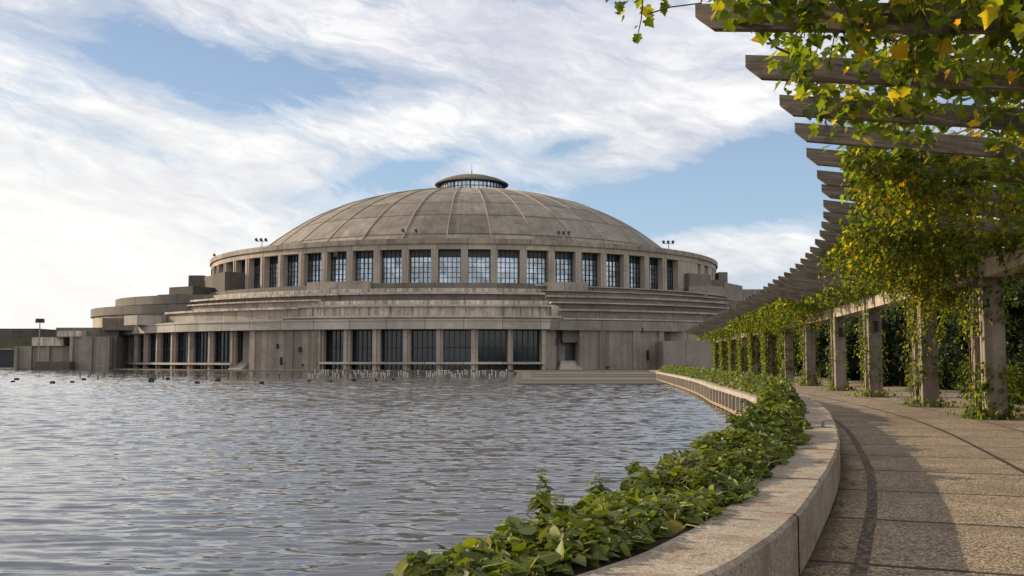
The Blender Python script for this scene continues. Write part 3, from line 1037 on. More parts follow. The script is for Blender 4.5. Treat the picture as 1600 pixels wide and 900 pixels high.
# middle sector
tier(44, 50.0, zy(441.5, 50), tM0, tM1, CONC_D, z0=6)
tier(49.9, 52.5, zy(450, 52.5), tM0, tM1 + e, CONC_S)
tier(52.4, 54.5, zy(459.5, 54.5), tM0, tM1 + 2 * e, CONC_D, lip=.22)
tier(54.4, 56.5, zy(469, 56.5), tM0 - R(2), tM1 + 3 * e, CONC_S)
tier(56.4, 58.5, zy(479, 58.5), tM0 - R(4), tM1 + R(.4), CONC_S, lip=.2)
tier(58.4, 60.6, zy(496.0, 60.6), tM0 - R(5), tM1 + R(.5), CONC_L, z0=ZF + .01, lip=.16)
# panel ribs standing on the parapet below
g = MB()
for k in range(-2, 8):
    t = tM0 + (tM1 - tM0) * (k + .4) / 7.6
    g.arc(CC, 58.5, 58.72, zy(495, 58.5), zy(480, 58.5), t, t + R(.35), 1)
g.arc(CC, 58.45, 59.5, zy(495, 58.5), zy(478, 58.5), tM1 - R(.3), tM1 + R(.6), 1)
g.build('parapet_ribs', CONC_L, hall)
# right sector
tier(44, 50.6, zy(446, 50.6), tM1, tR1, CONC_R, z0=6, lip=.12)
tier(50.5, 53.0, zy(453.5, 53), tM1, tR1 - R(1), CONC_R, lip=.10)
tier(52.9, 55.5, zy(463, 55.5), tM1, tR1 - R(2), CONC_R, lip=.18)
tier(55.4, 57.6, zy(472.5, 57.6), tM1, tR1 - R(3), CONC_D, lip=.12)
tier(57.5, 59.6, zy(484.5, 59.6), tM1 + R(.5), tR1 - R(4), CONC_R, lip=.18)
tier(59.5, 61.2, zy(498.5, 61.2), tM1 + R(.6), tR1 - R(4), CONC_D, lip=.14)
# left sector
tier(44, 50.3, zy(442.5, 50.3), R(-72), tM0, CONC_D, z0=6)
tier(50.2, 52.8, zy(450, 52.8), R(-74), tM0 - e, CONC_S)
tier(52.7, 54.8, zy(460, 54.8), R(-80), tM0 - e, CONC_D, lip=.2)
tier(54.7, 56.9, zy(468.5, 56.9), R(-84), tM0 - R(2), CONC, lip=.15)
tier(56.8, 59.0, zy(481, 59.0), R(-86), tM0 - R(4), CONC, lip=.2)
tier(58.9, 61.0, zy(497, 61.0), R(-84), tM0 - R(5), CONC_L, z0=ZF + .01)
# low boxes on the terraces below the drum
g = MB()
g.arc(CC, 49, 51.2, 11.5, zy(437.5, 51), theta_at(480, 51), theta_at(575, 51))
g.build('low_parapet', CONC, hall)
g = MB()
g.arc(CC, 49, 51.4, 11.0, zy(438.5, 51), theta_at(855, 51), theta_at(917, 51))
g.build('low_parapet', CONC, hall)
# fascia beam over the lower windows
RF = 62.5
tF0, tF1 = R(-88), theta_at(860, RF)
g = MB()
g.arc(CC, 60.5, RF, zy(514, RF), zy(501, RF), tF0, tF1)
g.arc(CC, 60.9, RF + .1, zy(501, RF) + .002, zy(498.5, RF), tF0, tF1)
g.build('fascia_beam', CONC_L, hall)
g = MB()
g.arc(CC, 60.5, RF - .25, zy(515, RF), zy(499.5, RF), tF1, tR1 - R(2))
g.build('fascia_beam', CONC_R, hall)
# floor slab / terrace round the hall
g = MB()
g.arc(CC, 20, 65.2, -1.2, 0.30, R(-100), R(100))
terr = g.build('plinth', CONC_D, hall)
ZT = 0.30
ZF = zy(514, RF)
# dark foyer core behind the lower facade
g = MB()
g.arc(CC, 57, 59.9, ZT, ZF + .4, R(-95), theta_at(851, 60))
g.arc(CC, 57, 59.3, ZT, ZF + .4, theta_at(851, 60), R(80))
g.build('foyer_wall', GLASS_DK, hall)


def bays(pxs, rad, ro, ri, zb):
    """columns between consecutive openings; pxs = list of (left,right) columns of openings"""
    th = [(theta_at(a, ro), theta_at(b, ro)) for a, b in pxs]
    n = len(th)
    for i, (a, b) in enumerate(th):
        g = MB()
        P = lambda t, z, rr=ri + .1: (CX + rr * math.sin(t), CY - rr * math.cos(t), z)
        g.quad([P(a, ZT), P(b, ZT), P(b, ZF), P(a, ZF)])
        w = g.build('foyer_window', GLASS_LO, hall)
        g = MB()
        for q in range(6):
            t = a + (b - a) * q / 5
            g.arc(CC, ri + .12, ri + .24, ZT, ZF, t - .0007, t + .0007, 1)
        for z in (ZT + 1.1, ZT + (ZF - ZT) * .55, ZF - .15):
            g.arc(CC, ri + .12, ri + .22, z - .06, z + .06, a, b, 1)
        g.build('window_frame', GLASS_FRAME, w)
    for i in range(n + 1):
        if i == 0:
            b = th[0][0]; a = b - (th[1][0] - th[0][1])
        elif i == n:
            a = th[-1][1]; b = a + (th[-1][0] - th[-2][1])
        else:
            a, b = th[i - 1][1], th[i][0]
        g = MB()
        mid = (a + b) / 2
        g.arc(CC, ri, ro, ZT, ZF - .003, a, b - (b - a) * .45, 1)
        g.arc(CC, ri + .6, ro - .3, ZT, ZF - .003, b - (b - a) * .45, b, 1)
        g.build('column', CONC, hall)
    g = MB()
    g.arc(CC, ri + .3, ro + .25, zb, zb + .28, th[0][0] - R(.3), th[-1][1] + R(.3))
    g.build('window_bench', CONC_L, hall)


RC = 62.0
mid_open = [(504, 537), (546, 582), (593, 630), (641, 682), (692, 736), (747, 794), (802, 847)]
bays(mid_open, 0, RC, 60.2, zat(569, 128))
tl0, tl1 = theta_at(200, RC), theta_at(366, RC)


def px_of(t, r):
    x = CX + r * math.sin(t); y = CY - r * math.cos(t)
    return 800 + FPX * x / y


left_open = []
for k in range(7):
    a = tl0 + (tl1 - tl0) * k / 7; b = tl0 + (tl1 - tl0) * (k + .85) / 7
    left_open.append((px_of(a, RC), px_of(b, RC)))
bays(left_open, 0, RC, 60.9, zat(569.5, 148))
# blank walls between and beside the openings, with pilasters
def blank(px0, px1, mat, ro=RC, pil=()):
    g = MB()
    g.arc(CC, 59.4, ro, ZT, ZF - .004, theta_at(px0, ro), theta_at(px1, ro))
    for a, b in pil:
        g.arc(CC, ro - .1, ro + .22, ZT, ZF - .006, theta_at(a, ro), theta_at(b, ro), 1)
    return g.build('wall_panel', mat, hall)


blank(392, 497, CONC_P, RC - .1, [(392, 400), (450, 459), (488, 497)])
blank(906, 1036, CONC_P, RC - .1, [(936, 946), (988, 1000), (1028, 1036)])
blank(852, 869, CONC_P, RC - .8)
blank(180, 198, CONC_P, RC - .1)
blank(380, 392, CONC_P, RC - 1.2)
# recessed doorways with flights of steps
for (a, b, da, db, lab) in ((869, 905, 883, 904, 'dark'), (366, 388, 378, 388, 'dark')):
    g = MB()
    g.arc(CC, 58.0, 60.0, ZT, ZF, theta_at(a, 60), theta_at(b, 60), 2)
    g.build('wall_panel', CONC_R, hall)
    g = MB()
    g.arc(CC, 59.9, 60.05, ZT + 1.2, ZF - .2, theta_at(da, 60), theta_at(db, 60), 1)
    g.build('door', GLASS_DK, hall)
    g = MB()
    for q in range(6):
        g.arc(CC, 59.9, 62.2 - .36 * q, ZT + .2 * q, ZT + .2 * q + .2, theta_at(a + 2, 61) + q * .002, theta_at(b, 61), 1)
    g.build('steps', CONC_L, hall)
# right end wall and lower blocks towards the pergola
def pbox(mb, px0, px1, y0, y1, d, depth, d1=None):
    """box whose front face shows at columns px0..px1, rows y0 (top)..y1, at distance d"""
    A = at_d(px0, 500, d); B = at_d(px1, 500, d1 or d)
    n = Vector((-(B.y - A.y), B.x - A.x, 0)).normalized() * depth
    dm = (d + (d1 or d)) / 2
    mb.prism([(A.x, A.y), (B.x, B.y), (B.x + n.x, B.y + n.y), (A.x + n.x, A.y + n.y)], zat(y1, dm), zat(y0, dm))


g = MB()
pbox(g, 1036, 1200, 533, 582, 131, 30); pbox(g, 1040, 1200, 514, 534, 137, 30)
g.build('right_wing_wall', CONC_R, hall)
g = MB()
pbox(g, 1075, 1230, 498, 515, 143, 30); pbox(g, 1066, 1160, 484, 499, 150, 30); pbox(g, 1072, 1180, 470, 486, 153, 30)
g.build('right_wing_step', CONC_D, hall)
g = MB()
rc = (CX + 34, 186)
for (r, yt, mt) in ((0, 0, 0),):
    pass
pbox(g, 1077, 1106, 447, 472, 158, 22); pbox(g, 1104, 1136, 447, 475, 160, 24, 166)
pbox(g, 1134, 1161, 444, 480, 168, 24, 176)
g.build('right_wing_block', CONC_R, hall)
g = MB()
pbox(g, 1078, 1112, 428, 450, 160, 8, 163); pbox(g, 1124, 1138, 425, 450, 176, 8); pbox(g, 1110, 1134, 437, 450, 165, 8)
g.build('right_stair_block', CONC_D, hall)
g = MB()
pbox(g, 1150, 1500, 452, 600, 182, 20)
g.build('rear_wing', CONC_R, hall)

# left wing: two curved apses, stair blocks, low annex
ac = (-45.5, 176.0)
for (r, yf, ys, mt, nm) in ((27.0, 478, 0, CONC_D, 'apse_tier'), (23.2, 463, 0, CONC_D, 'apse_tier')):
    zt = zat(yf, ac[1] - r + 4)
    g = MB()
    g.arc(ac, 2, r, zt - 1.3, zt, R(-110), R(60)); g.build(nm, mt, hall)
    g = MB()
    g.arc(ac, 2, r - .35, zt - 4.5, zt - 1.302, R(-110), R(60)); g.build('apse_wall', concrete('apse render', (0.40, 0.36, 0.29), joint=1.2, sc=.9, streak=.4), hall)
g = MB()
pbox(g, 263, 300, 448, 490, 160, 14, 157); pbox(g, 245, 275, 460, 492, 157, 10, 155)
pbox(g, 293, 316, 430, 470, 167, 14); pbox(g, 316, 350, 429, 462, 167.1, 13, 156)
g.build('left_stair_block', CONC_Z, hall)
g = MB()
pbox(g, 160, 212, 497, 516, 151, 8); pbox(g, 205, 262, 480, 500, 153, 8)
g.build('left_step_block', CONC_D, hall)
g = MB()
pbox(g, 194, 214, 493, 508, 148, 5, 146)
g.build('left_step_block', CONC_L, hall)
g = MB()
pbox(g, 88, 186, 512, 528, 152, 30)
pbox(g, 60, 100, 528, 545, 155, 20)
g.build('annex_roof', CONC_D, hall)
g = MB()
pbox(g, 110, 176, 526, 580, 150, 30); pbox(g, 176, 183, 526, 580, 151, 30)
pbox(g, 24, 110, 541, 580, 153, 30)
for a in (24, 46, 74, 110, 140, 168):
    pbox(g, a, a + 5, 526.5 if a > 100 else 541.5, 580, 149.6 if a > 100 else 152.6, 1)
g.build('annex_wall', CONC_P, hall)
g = MB()
pbox(g, 51, 100, 527, 540.5, 152.6, 8)
pbox(g, 90, 127, 517, 526, 149.7, 8)
g.build('annex_band', CONC_S, hall)
g = MB()
pbox(g, 57, 110, 565, 580, 147.5, 2)
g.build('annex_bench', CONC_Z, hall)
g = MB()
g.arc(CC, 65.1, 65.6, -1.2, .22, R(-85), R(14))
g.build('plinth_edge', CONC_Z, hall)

# stains, vents and openings on the walls
g = MB()
for px, py, w, h in ((1001, 520, 3, 8), (1010, 563, 2, 16), (868, 540, 3, 12), (946, 575, 5, 3), (440, 570, 2, 12), (434, 545, 2, 8), (468, 550, 4, 8), (473, 572, 3, 3)):
    t = theta_at(px, RC); zz = zat(py, 190 - 62 * math.cos(t))
    g = MB()
    g.arc(CC, RC - .05, RC + .28, zz, zz + h * .083, t, t + w * .0013, 1)
    g.build('wall_vent', BLACK, hall)

# low dark building at the far left
fl = empty('far_building', (*at_d(40, 560, 205).xy, 0), 'low dark concrete building at the left end of the far bank', 'building')
g = MB()
pbox(g, -140, 96, 515, 541, 210, 30); pbox(g, -140, 60, 513.5, 516, 212, 28)
g.build('upper_wall', CONC_Z, fl)
g = MB()
pbox(g, -140, 56, 530, 548, 200, 20, 206)
g.build('sloping_roof', concrete('mossy roof', (0.10, 0.10, 0.065), sc=.5), fl)
g = MB()
pbox(g, -140, 24, 546, 580, 175, 20)
g.build('dark_opening', GLASS_DK, fl)
g = MB()
pbox(g, 24, 52, 544, 580, 174, 20); pbox(g, -140, 26, 544, 547, 173.8, 1)
g.build('end_wall', CONC_P, fl)

FAR_ROOTS = [hall, fl]
# ------------------------------------------------------------------ stepped platform in front of the hall (in the pond)
WETC = concrete('wet algae concrete', (0.065, 0.06, 0.052), sc=.8, streak=.4)
stp = empty('pond_steps', (10, 100, 0), 'wide low concrete steps running from the hall down into the pond', 'steps')
for i, (y0, z0, xl) in enumerate([(80.5, -.33, .1), (94, -.29, 1.0), (110, -.25, 2.2), (128, -.21, 3.2), (150, -.17, 3.5)]):
    g = MB()
    g.prism([(xl, y0), (17 + i * .5 + (y0 - 80) * .12, y0), (33, 190), (xl - 6 if i == 4 else xl + 1, 190)], -1.2, z0)
    g.build('step', CONC_Z if i % 2 else WETC, stp)
g = MB()
g.box((.25, 80.3, -.9), (.35, .35, 1.0))
g.build('end_post', CONC, stp)
# bank right of the steps under the pergola end
g = MB()
poly = [(KERB.p(s, 0.0)) for s in np.arange(KERB.s_at_y(80), KERB.L - .1, 3.)]
g.prism([(p[0], p[1]) for p in poly] + [(17.5, 120), (22, 160), (90, 160), (90, 80)][:], -1.2, -.005)
tag(g.build('promenade_bank', PAVING), kind='structure')

# ------------------------------------------------------------------ fountain pipes and floats in the pond
gp = 'fountain pipes standing in the pond'
proto = None
rp = random.Random(5)


def put(protoobj, loc, sc, name):
    o = protoobj.copy(); COL.objects.link(o); o.location = loc; o.scale = sc
    return o


def pipe_proto(mat, nm):
    g = MB()
    g.tube([(0, 0, -.25), (0, 0, .72)], .065, .055, 6)
    g.tube([(0, 0, .72), (0, 0, .86)], .10, .075, 6)
    return g.build(nm, mat)


dk = pipe_proto(plain('dark pipe', (0.03, 0.028, 0.026), .6), 'fountain_pipe')
wh = pipe_proto(plain('pale pipe', (0.36, 0.355, 0.34), .5), 'fountain_pipe')
items = []
for px in (125, 138, 141, 153, 163, 180, 194, 213, 231, 243, 248, 255, 270, 283, 290, 309, 323, 345, 358, 372, 382, 396, 418, 437, 456, 470):
    items.append((dk, px, rp.choice([588, 589, 590, 593]), 'thin dark fountain pipe in the sparse row left of the dome'))
px = 482
while px < 792:
    items.append((wh if rp.random() < .7 else dk, px, rp.uniform(583.5, 591), 'thin fountain pipe in the crowded band before the foyer windows'))
    px += rp.uniform(2.2, 4.2)
first = {dk: True, wh: True}
for (pr_, px, py, lab) in items:
    loc = at_z(px, py, WZ)
    if pr_ is wh or lab.startswith('thin fountain'):
        lab = 'pale thin fountain pipe in the crowded band before the foyer windows' if pr_ is wh else 'dark thin fountain pipe among the crowded pale ones'
        gg = 'pale fountain pipes' if pr_ is wh else 'dark fountain pipes in the crowded band'
    else:
        gg = 'dark fountain pipes in the sparse row'
    o = pr_ if first[pr_] else pr_.copy()
    if not first[pr_]: COL.objects.link(o)
    first[pr_] = False
    o.location = loc
    h = rp.uniform(5.5, 8.5) * loc.y / FPX / .86
    o.scale = (1, 1, h)
    o.rotation_euler = (rp.uniform(-.04, .04), rp.uniform(-.04, .04), 0)
    tag(o, lab, 'fountain pipe', gg)
g = MB()
g.box((0, 0, -.08), (.50, .36, .30)); g.box((0, 0, .221), (.42, .30, .06), 0, .9)
fl0 = g.build('pond_float', BLACK)
ff = True
for (px, py) in ((20, 597.5), (26, 594), (82, 599), (113, 598), (131, 594), (236, 597.5), (237, 594), (262, 593.5), (308, 600), (340, 596.5), (341, 594), (409, 600), (483, 596.5), (515, 597), (553, 595.5), (585, 594), (587, 595.5), (614, 594)):
    o = fl0 if ff else fl0.copy()
    if not ff: COL.objects.link(o)
    ff = False
    o.location = at_z(px, py, WZ)
    o.rotation_euler = (0, 0, rp.uniform(-.6, .6))
    k = rp.uniform(.6, .9); o.scale = (k, k, k)
    tag(o, 'small black box float sitting low on the pond water', 'float', 'black floats on the pond')

# ------------------------------------------------------------------ lamp, floodlights, speaker
b = at_d(60, 575, 149); b.z = .1
lp = empty('lamp_mast', b, 'tall mast with twin box floodlights before the low left annex', 'lamp mast')
FAR_ROOTS.append(lp)
g = MB(); g.tube([(b.x, b.y, b.z), (b.x, b.y, zat(505, 149))], .12, .08, 8); g.build('pole', GREYM, lp)
for dx_ in (-.32, .32):
    g = MB(); g.box((b.x + dx_, b.y, zat(504.5, 149)), (.55, .5, .62), 0, .85); g.build('lamp_head', BLACK, lp)
names = ['leftmost edge of the drum roof', 'left shoulder of the drum roof', 'drum roof left of its middle', 'drum roof right of its middle', 'right shoulder of the drum roof']
for i, (px, py, d, r) in enumerate(((334, 404, 178, 0), (407, 383, 160, 1), (640, 372, 145, 1), (882, 373, 147, 1), (1046, 386, 162, 1))):
    zb = Z_CORN
    t = theta_at(px, 46.6)
    p = Vector((CX + 46.6 * math.sin(t), CY - 46.6 * math.cos(t), zb))
    fo = empty('floodlight_post', p, 'black floodlights on a post at the ' + names[i], 'floodlight', 'floodlights round the drum roof')
    FAR_ROOTS.append(fo)
    H = 1.35 if r else .6
    g = MB(); g.tube([p, p + Vector((0, 0, H))], .07, .06, 6); g.tube([p + Vector((-.75 if r else -.1, 0, H * .75)), p + Vector((.75 if r else .1, 0, H * .75))], .05, n=5)
    g.build('post', GREYM, fo)
    for dx_ in ((-.75, 0, .75) if i != 2 else (-.95, .95)) if r else (0,):
        g = MB(); q = p + Vector((dx_, -.1, H * .75)); g.tube([q + Vector((0, .2, 0)), q + Vector((-.1, -.25, .25))], .12, .26, 8); g.build('lamp_head', BLACK, fo)
t = theta_at(524.5, DR + .3)
p = Vector((CX + (DR + .3) * math.sin(t), CY - (DR + .3) * math.cos(t), zat(401, 146)))
ls_root = empty('loudspeaker', p, 'square black loudspeaker mounted on a drum pier between two windows', 'loudspeaker')
g = MB(); g.box(p, (.75, .6, .75), t, .9); g.build('speaker_box', BLACK, ls_root)
g = MB(); g.box(p + Vector((0, .3, .3)), (.1, .5, .1), t); g.build('bracket', GREYM, ls_root)
FAR_ROOTS.append(ls_root)

for o_ in FAR_ROOTS:
    set_far(o_)

# ------------------------------------------------------------------ pergola
pg = empty('pergola', (*POSTS.p(POSTS.s_at_y(26.4)), 0), 'long curved pergola with paired concrete posts and slanting rafters over the path', 'pergola')
BZ0, BZ1 = 3.74, 4.22
post_y = [-2.0, 5.2, 12.2, 19.2, 26.4, 33.2, 42.2, 50.8, 60.4, 69.2, 78.3, 87.5, 96.5, 105.5, 114.5, 123.0]
post_s = [POSTS.s_at_y(y) for y in post_y]
for s in post_s:
    for ds, w, l in ((0.0, .54, .40), (1.02, .50, .32)):
        x, y = POSTS.p(s + ds); tx, ty = POSTS.t(s + ds); a = math.atan2(ty, tx)
        g = MB()
        # small groove on the pond-side face is made by two slabs with a gap between
        g.box((x, y, 0), (l, w, BZ0))
        g = MB()
        ca, sa = math.cos(a), math.sin(a)
        L = lambda u, v: (x + u * ca - v * sa, y + u * sa + v * ca)
        b_ = .02
        poly = [(-l / 2 + b_, -w / 2), (l / 2 - b_, -w / 2), (l / 2, -w / 2 + b_), (l / 2, w / 2 - b_), (l / 2 - b_, w / 2), (.03, w / 2), (.03, w / 2 - .04), (-.03, w / 2 - .04), (-.03, w / 2), (-l / 2 + b_, w / 2), (-l / 2, w / 2 - b_), (-l / 2, -w / 2 + b_)]
        g.prism([L(*q) for q in poly], 0, BZ0 - .001)
        g.build('post', POSTM, pg)
# beams spanning between the pairs
def sweepP(mb, prof, s0, s1, step=0.5):
    n = max(2, int((s1 - s0) / step)); S = np.linspace(s0, s1, n + 1)
    for k, (a, b) in enumerate(zip(S[:-1], S[1:])):
        u = 0
        for i in range(len(prof)):
            (o0, z0), (o1, z1) = prof[i], prof[(i + 1) % len(prof)]
            w = math.hypot(o1 - o0, z1 - z0)
            A = POSTS.p(a, o0); B = POSTS.p(a, o1); C_ = POSTS.p(b, o1); D_ = POSTS.p(b, o0)
            mb.quad([(A[0], A[1], z0), (B[0], B[1], z1), (C_[0], C_[1], z1), (D_[0], D_[1], z0)], [(a, u), (a, u + w), (b, u + w), (b, u)])
            u += w
    for s_, rv in ((S[0], 0), (S[-1], 1)):
        q = [(*POSTS.p(s_, o_), z_) for o_, z_ in prof]
        mb.quad(q if rv else q[::-1])


for i in range(len(post_s)):
    s0 = post_s[i] + .80
    s1 = (post_s[i + 1] + .22) if i + 1 < len(post_s) else post_s[i] + 3
    g = MB(); sweepP(g, [(-.24, BZ0), (.24, BZ0), (.24, BZ1), (-.24, BZ1)], s0, s1); g.build('beam', BEAMM, pg)
    g = MB(); sweepP(g, [(-.19, BZ0 + .04), (.19, BZ0 + .04), (.19, BZ1 - .05), (-.19, BZ1 - .05)], post_s[i] + .222, post_s[i] + .798); g.build('beam_joint', POSTM, pg)
# rafters, each sloping down from its free tip over the kerb to the beam
RAFT = []
s = TIP.s_at_y(10.23) - 1.95 * 4
rstep = 1.95
cnt = 0
while s < TIP.L - .3 and cnt < 99:
    x, y = TIP.p(s)
    sp_ = POSTS.nearest(x, y)
    X, Y = POSTS.p(sp_)
    A = Vector((x, y, 5.0)); B = Vector((X, Y, BZ1 + .002))
    d = (B - A); Lh = math.hypot(d.x, d.y)
    dirn = d / Lh
    END = B + dirn * 1.6
    side = Vector((-dirn.y, dirn.x, 0)).normalized() * .065
    H = .27 + random.uniform(-.01, .01)
    wob = random.uniform(-.02, .03)
    g = MB()
    up = Vector((0, 0, 1))
    a0 = A + Vector((0, 0, wob))
    prof = [a0 + dirn * .17, END, END + up * H, a0 + up * H, a0 + up * (H * .45)]
    cc = [(0.17, 0), (Lh + 1.6, 0), (Lh + 1.6, H), (0, H), (0, H * .45)]
    off_ = random.uniform(0, 50)
    Lf = [p - side for p in prof]; Rt = [p + side for p in prof]
    uvp = [(c_[0] + off_, c_[1] + off_) for c_ in cc]
    g.quad(Lf, uvp); g.quad(Rt[::-1], uvp[::-1])
    for i in range(5):
        j = (i + 1) % 5
        g.quad([Lf[i], Rt[i], Rt[j], Lf[j]][::-1], [(cc[i][0] + off_, off_ + .3), (cc[i][0] + off_, off_ + .45), (cc[j][0] + off_, off_ + .45), (cc[j][0] + off_, off_ + .3)])
    g.build('rafter', RAFTER, pg)
    RAFT.append((A, B, dirn, Lh))
    s += rstep * random.uniform(.985, 1.015); cnt += 1

# lanterns on the posts
for k, lab in ((6, 'dark boxy lantern fixed high on the third pair of posts from the right'), (7, 'dark slim lantern fixed high on the fourth pair of posts from the right')):
    x, y = POSTS.p(post_s[k]); tx, ty = POSTS.t(post_s[k]); a = math.atan2(ty, tx)
    p = Vector((x - tx * .24, y - ty * .24, 2.75))
    lo = empty('post_lantern', p, lab, 'lantern', 'lanterns on the pergola posts')
    g = MB(); g.box((p.x + tx * .02, p.y + ty * .02, 2.85), (.05, .16, .3), a); g.build('bracket', BLACK, lo)
    g = MB(); q = p - Vector((tx * .10, ty * .10, 0)); g.box(q, (.17, .2, .42), a, .8); g.box(q + Vector((0, 0, .421)), (.24, .27, .05), a, .6); g.build('lamp_housing', BLACK, lo)

# ------------------------------------------------------------------ vines
def strand(p0, L, lean=(0, 0), leafs=.15, gap=.075, yellow=.06, bright=0.0, tpl=LOBED, stems=None, wig=.10):
    """one hanging shoot: returns leaf chunk; adds stem tube"""
    n = max(2, int(L / gap))
    pts = [np.array(p0, float)]
    d = np.array([lean[0], lean[1], -1.0])
    for i in range(n):
        d = d + rng.normal(size=3) * wig * np.array([1, 1, .6]); d[2] = min(d[2], -.35); d /= np.linalg.norm(d)
        pts.append(pts[-1] + d * gap)
    P = np.array(pts[1:])
    if stems is not None and L > .5:
        stems.tube([tuple(q) for q in pts[::4]] + [tuple(pts[-1])], .009, .004, 3)
    az_ = rng.random(n) * 2 * np.pi
    D = np.stack([np.cos(az_) * .9, np.sin(az_) * .9, -rng.uniform(.4, 1.6, n)], 1)
    Nn = np.stack([np.cos(az_), np.sin(az_), np.full(n, .9)], 1) + rng.normal(size=(n, 3)) * .35
    S = leafs * rng.uniform(.45, 1.15, n) * np.linspace(1.08, .6, n)
    P = P + np.stack([np.cos(az_), np.sin(az_), np.zeros(n)], 1) * S[:, None] * .45
    T = np.clip(rng.normal(.45 + bright, .18, n), 0, .85)
    yl = rng.random(n) < yellow
    T[yl] = rng.uniform(.88, 1.0, yl.sum())
    return leaf_arrays(tpl, P, D, Nn, S, T)


def roof_pt(s, t, dz=0.0):
    """point over the pergola roof: s along the tip line, t=0 tip .. 1 beam"""
    x, y = TIP.p(s)
    X, Y = POSTS.p(POSTS.nearest(x, y))
    return np.array([x + (X - x) * t, y + (Y - y) * t, 5.27 + (BZ1 - 5.0) * t + dz])


def roof_vine(label, y0, y1, t0, t1, n_str, n_top, Lr, leafs, yellow=.07, tpl=LOBED, gap=.075, seed=0, tpow=1.0):
    c0 = roof_pt(TIP.s_at_y((y0 + y1) / 2), (t0 + t1) / 2)
    th = empty('hanging_vine', tuple(c0), label, 'vine', 'vines hanging through the pergola roof')
    ch = []; st = MB()
    s0, s1 = TIP.s_at_y(y0), TIP.s_at_y(y1)
    for _ in range(n_str):
        s = rng.uniform(s0, s1); t = t0 + (t1 - t0) * rng.random() ** tpow
        cl = vnoise(np.array([s * .55]), np.array([t * 3.1]), 3)[0]
        if cl < .24: continue
        L = rng.uniform(*Lr) * (.45 + 1.0 * (cl - .24))
        p = roof_pt(s, t, .05)
        bunch = 1 + int(rng.random() < .5)
        for b_ in range(bunch):
            ch.append(strand(p + rng.normal(size=3) * .06, L * rng.uniform(.6, 1), rng.normal(size=2) * .15, leafs, gap, yellow * (2.2 if cl > .7 else .7), (cl - .5) * .3, tpl, st))
    # leaves lying along the top
    s = rng.uniform(s0, s1, n_top); t = t0 + (t1 - t0) * rng.random(n_top) ** tpow
    keep = vnoise(s * .8, t * 4.0, 5) > .33
    s, t = s[keep], t[keep]
    P = np.array([roof_pt(a, b_, 0) for a, b_ in zip(s, t)]) + np.stack([rng.normal(0, .06, len(s)), rng.normal(0, .06, len(s)), rng.uniform(-.30, .30, len(s))], 1)
    n = len(P)
    D = rnd_unit(n); D[:, 2] = -abs(D[:, 2]) * .6
    Nn = rng.normal(size=(n, 3)) * .5 + np.array([-.3, 0, 1.0])
    T = np.clip(rng.normal(.5, .2, n), 0, .86); yl = rng.random(n) < yellow; T[yl] = rng.uniform(.88, 1, yl.sum())
    ch.append(leaf_arrays(tpl, P, D, Nn, leafs * rng.uniform(.5, 1.15, n), T))
    # woody runners along the rafters
    for _ in range(6):
        t = rng.uniform(t0, t1); pts = []
        for q in np.linspace(s0, s1, 14):
            t = np.clip(t + rng.normal() * .05, t0, t1); pts.append(tuple(roof_pt(q, t, rng.uniform(-.05, .08))))
        st.tube(pts, .02, .012, 5)
    leaf_obj('leaves', LEAF_VINE, ch, th)
    st.build('stems', STEM, th)
    return th


roof_vine('large near vine whose big lobed leaves hang at the top right over the path', 3.0, 9.0, .22, 1.1, 46, 1100, (.3, .8), .19)
roof_vine('dense vine with yellow leaves covering the nearest visible rafters', 9.0, 16.0, .10, 1.3, 380, 4200, (.25, 1.0), .18, .10)
roof_vine('thick green vine curtain hanging below the middle near rafters', 16.0, 24.0, .15, 1.3, 620, 6500, (.35, 1.3), .16, .08)
roof_vine('long drooping vine curtain with the yellow shoot beside bare rafter tips', 24.0, 34.0, .13, 1.25, 900, 10000, (.4, 1.9), .16, .08)
roof_vine('thinner vine trailing off the beam past the third pair of posts', 34.0, 52.0, .50, 1.15, 330, 4500, (.3, 1.2), .17, .04)
roof_vine('clumped vine along the beam above the distant posts', 52.0, 84.0, .30, 1.1, 900, 9000, (.4, 1.9), .22, .03, SIMPLE, .11)
roof_vine('farthest vine along the beam near the pergola end by the hall', 84.0, 126.0, .45, 1.15, 700, 6000, (.4, 1.8), .26, .02, SIMPLE, .14)
roof_vine('long vine tassels hanging from the beam beside the nearest two pairs of posts', 20.0, 38.0, .88, 1.12, 170, 1500, (.9, 2.9), .15, .05)

# near shoots dangling into the top of the picture
th = empty('hanging_vine', (1.2, 4.2, 4.9), 'single vine shoot dangling left of the first rafter tip against the sky', 'vine', 'vines hanging through the pergola roof')
ch = []; st = MB()
for (px, py, d, L, ls) in ((1005, -60, 7.6, .62, .14), (965, -50, 7.8, .42, .13), (985, -40, 7.5, .36, .12), (1040, -60, 7.9, .40, .12)):
    p = at_d(px, py, d)
    ch.append(strand(p, L, (0, 0), ls, .055, .03, 0, LOBED, st, .06))
p0, p1 = at_d(1000, -60, 7.6), at_d(1130, -25, 9.0)
st.tube([p0, p0.lerp(p1, .3) + Vector((0, 0, .15)), p0.lerp(p1, .7) + Vector((0, 0, .1)), p1], .012, .015, 5)
q0, q1 = at_d(1012, 22, 7.6), at_d(1095, 5, 8.4)
st.tube([q0, q0.lerp(q1, .4) + Vector((0, 0, .02)), q1, at_d(1110, -40, 8.8)], .007, .008, 4)
leaf_obj('leaves', LEAF_VINE, ch, th); st.build('stems', STEM, th)
th = empty('hanging_vine', (2.0, 5.0, 4.5), 'cluster of very large vine leaves hanging at the top edge over the first rafter', 'vine', 'vines hanging through the pergola roof')
ch = []; st = MB()
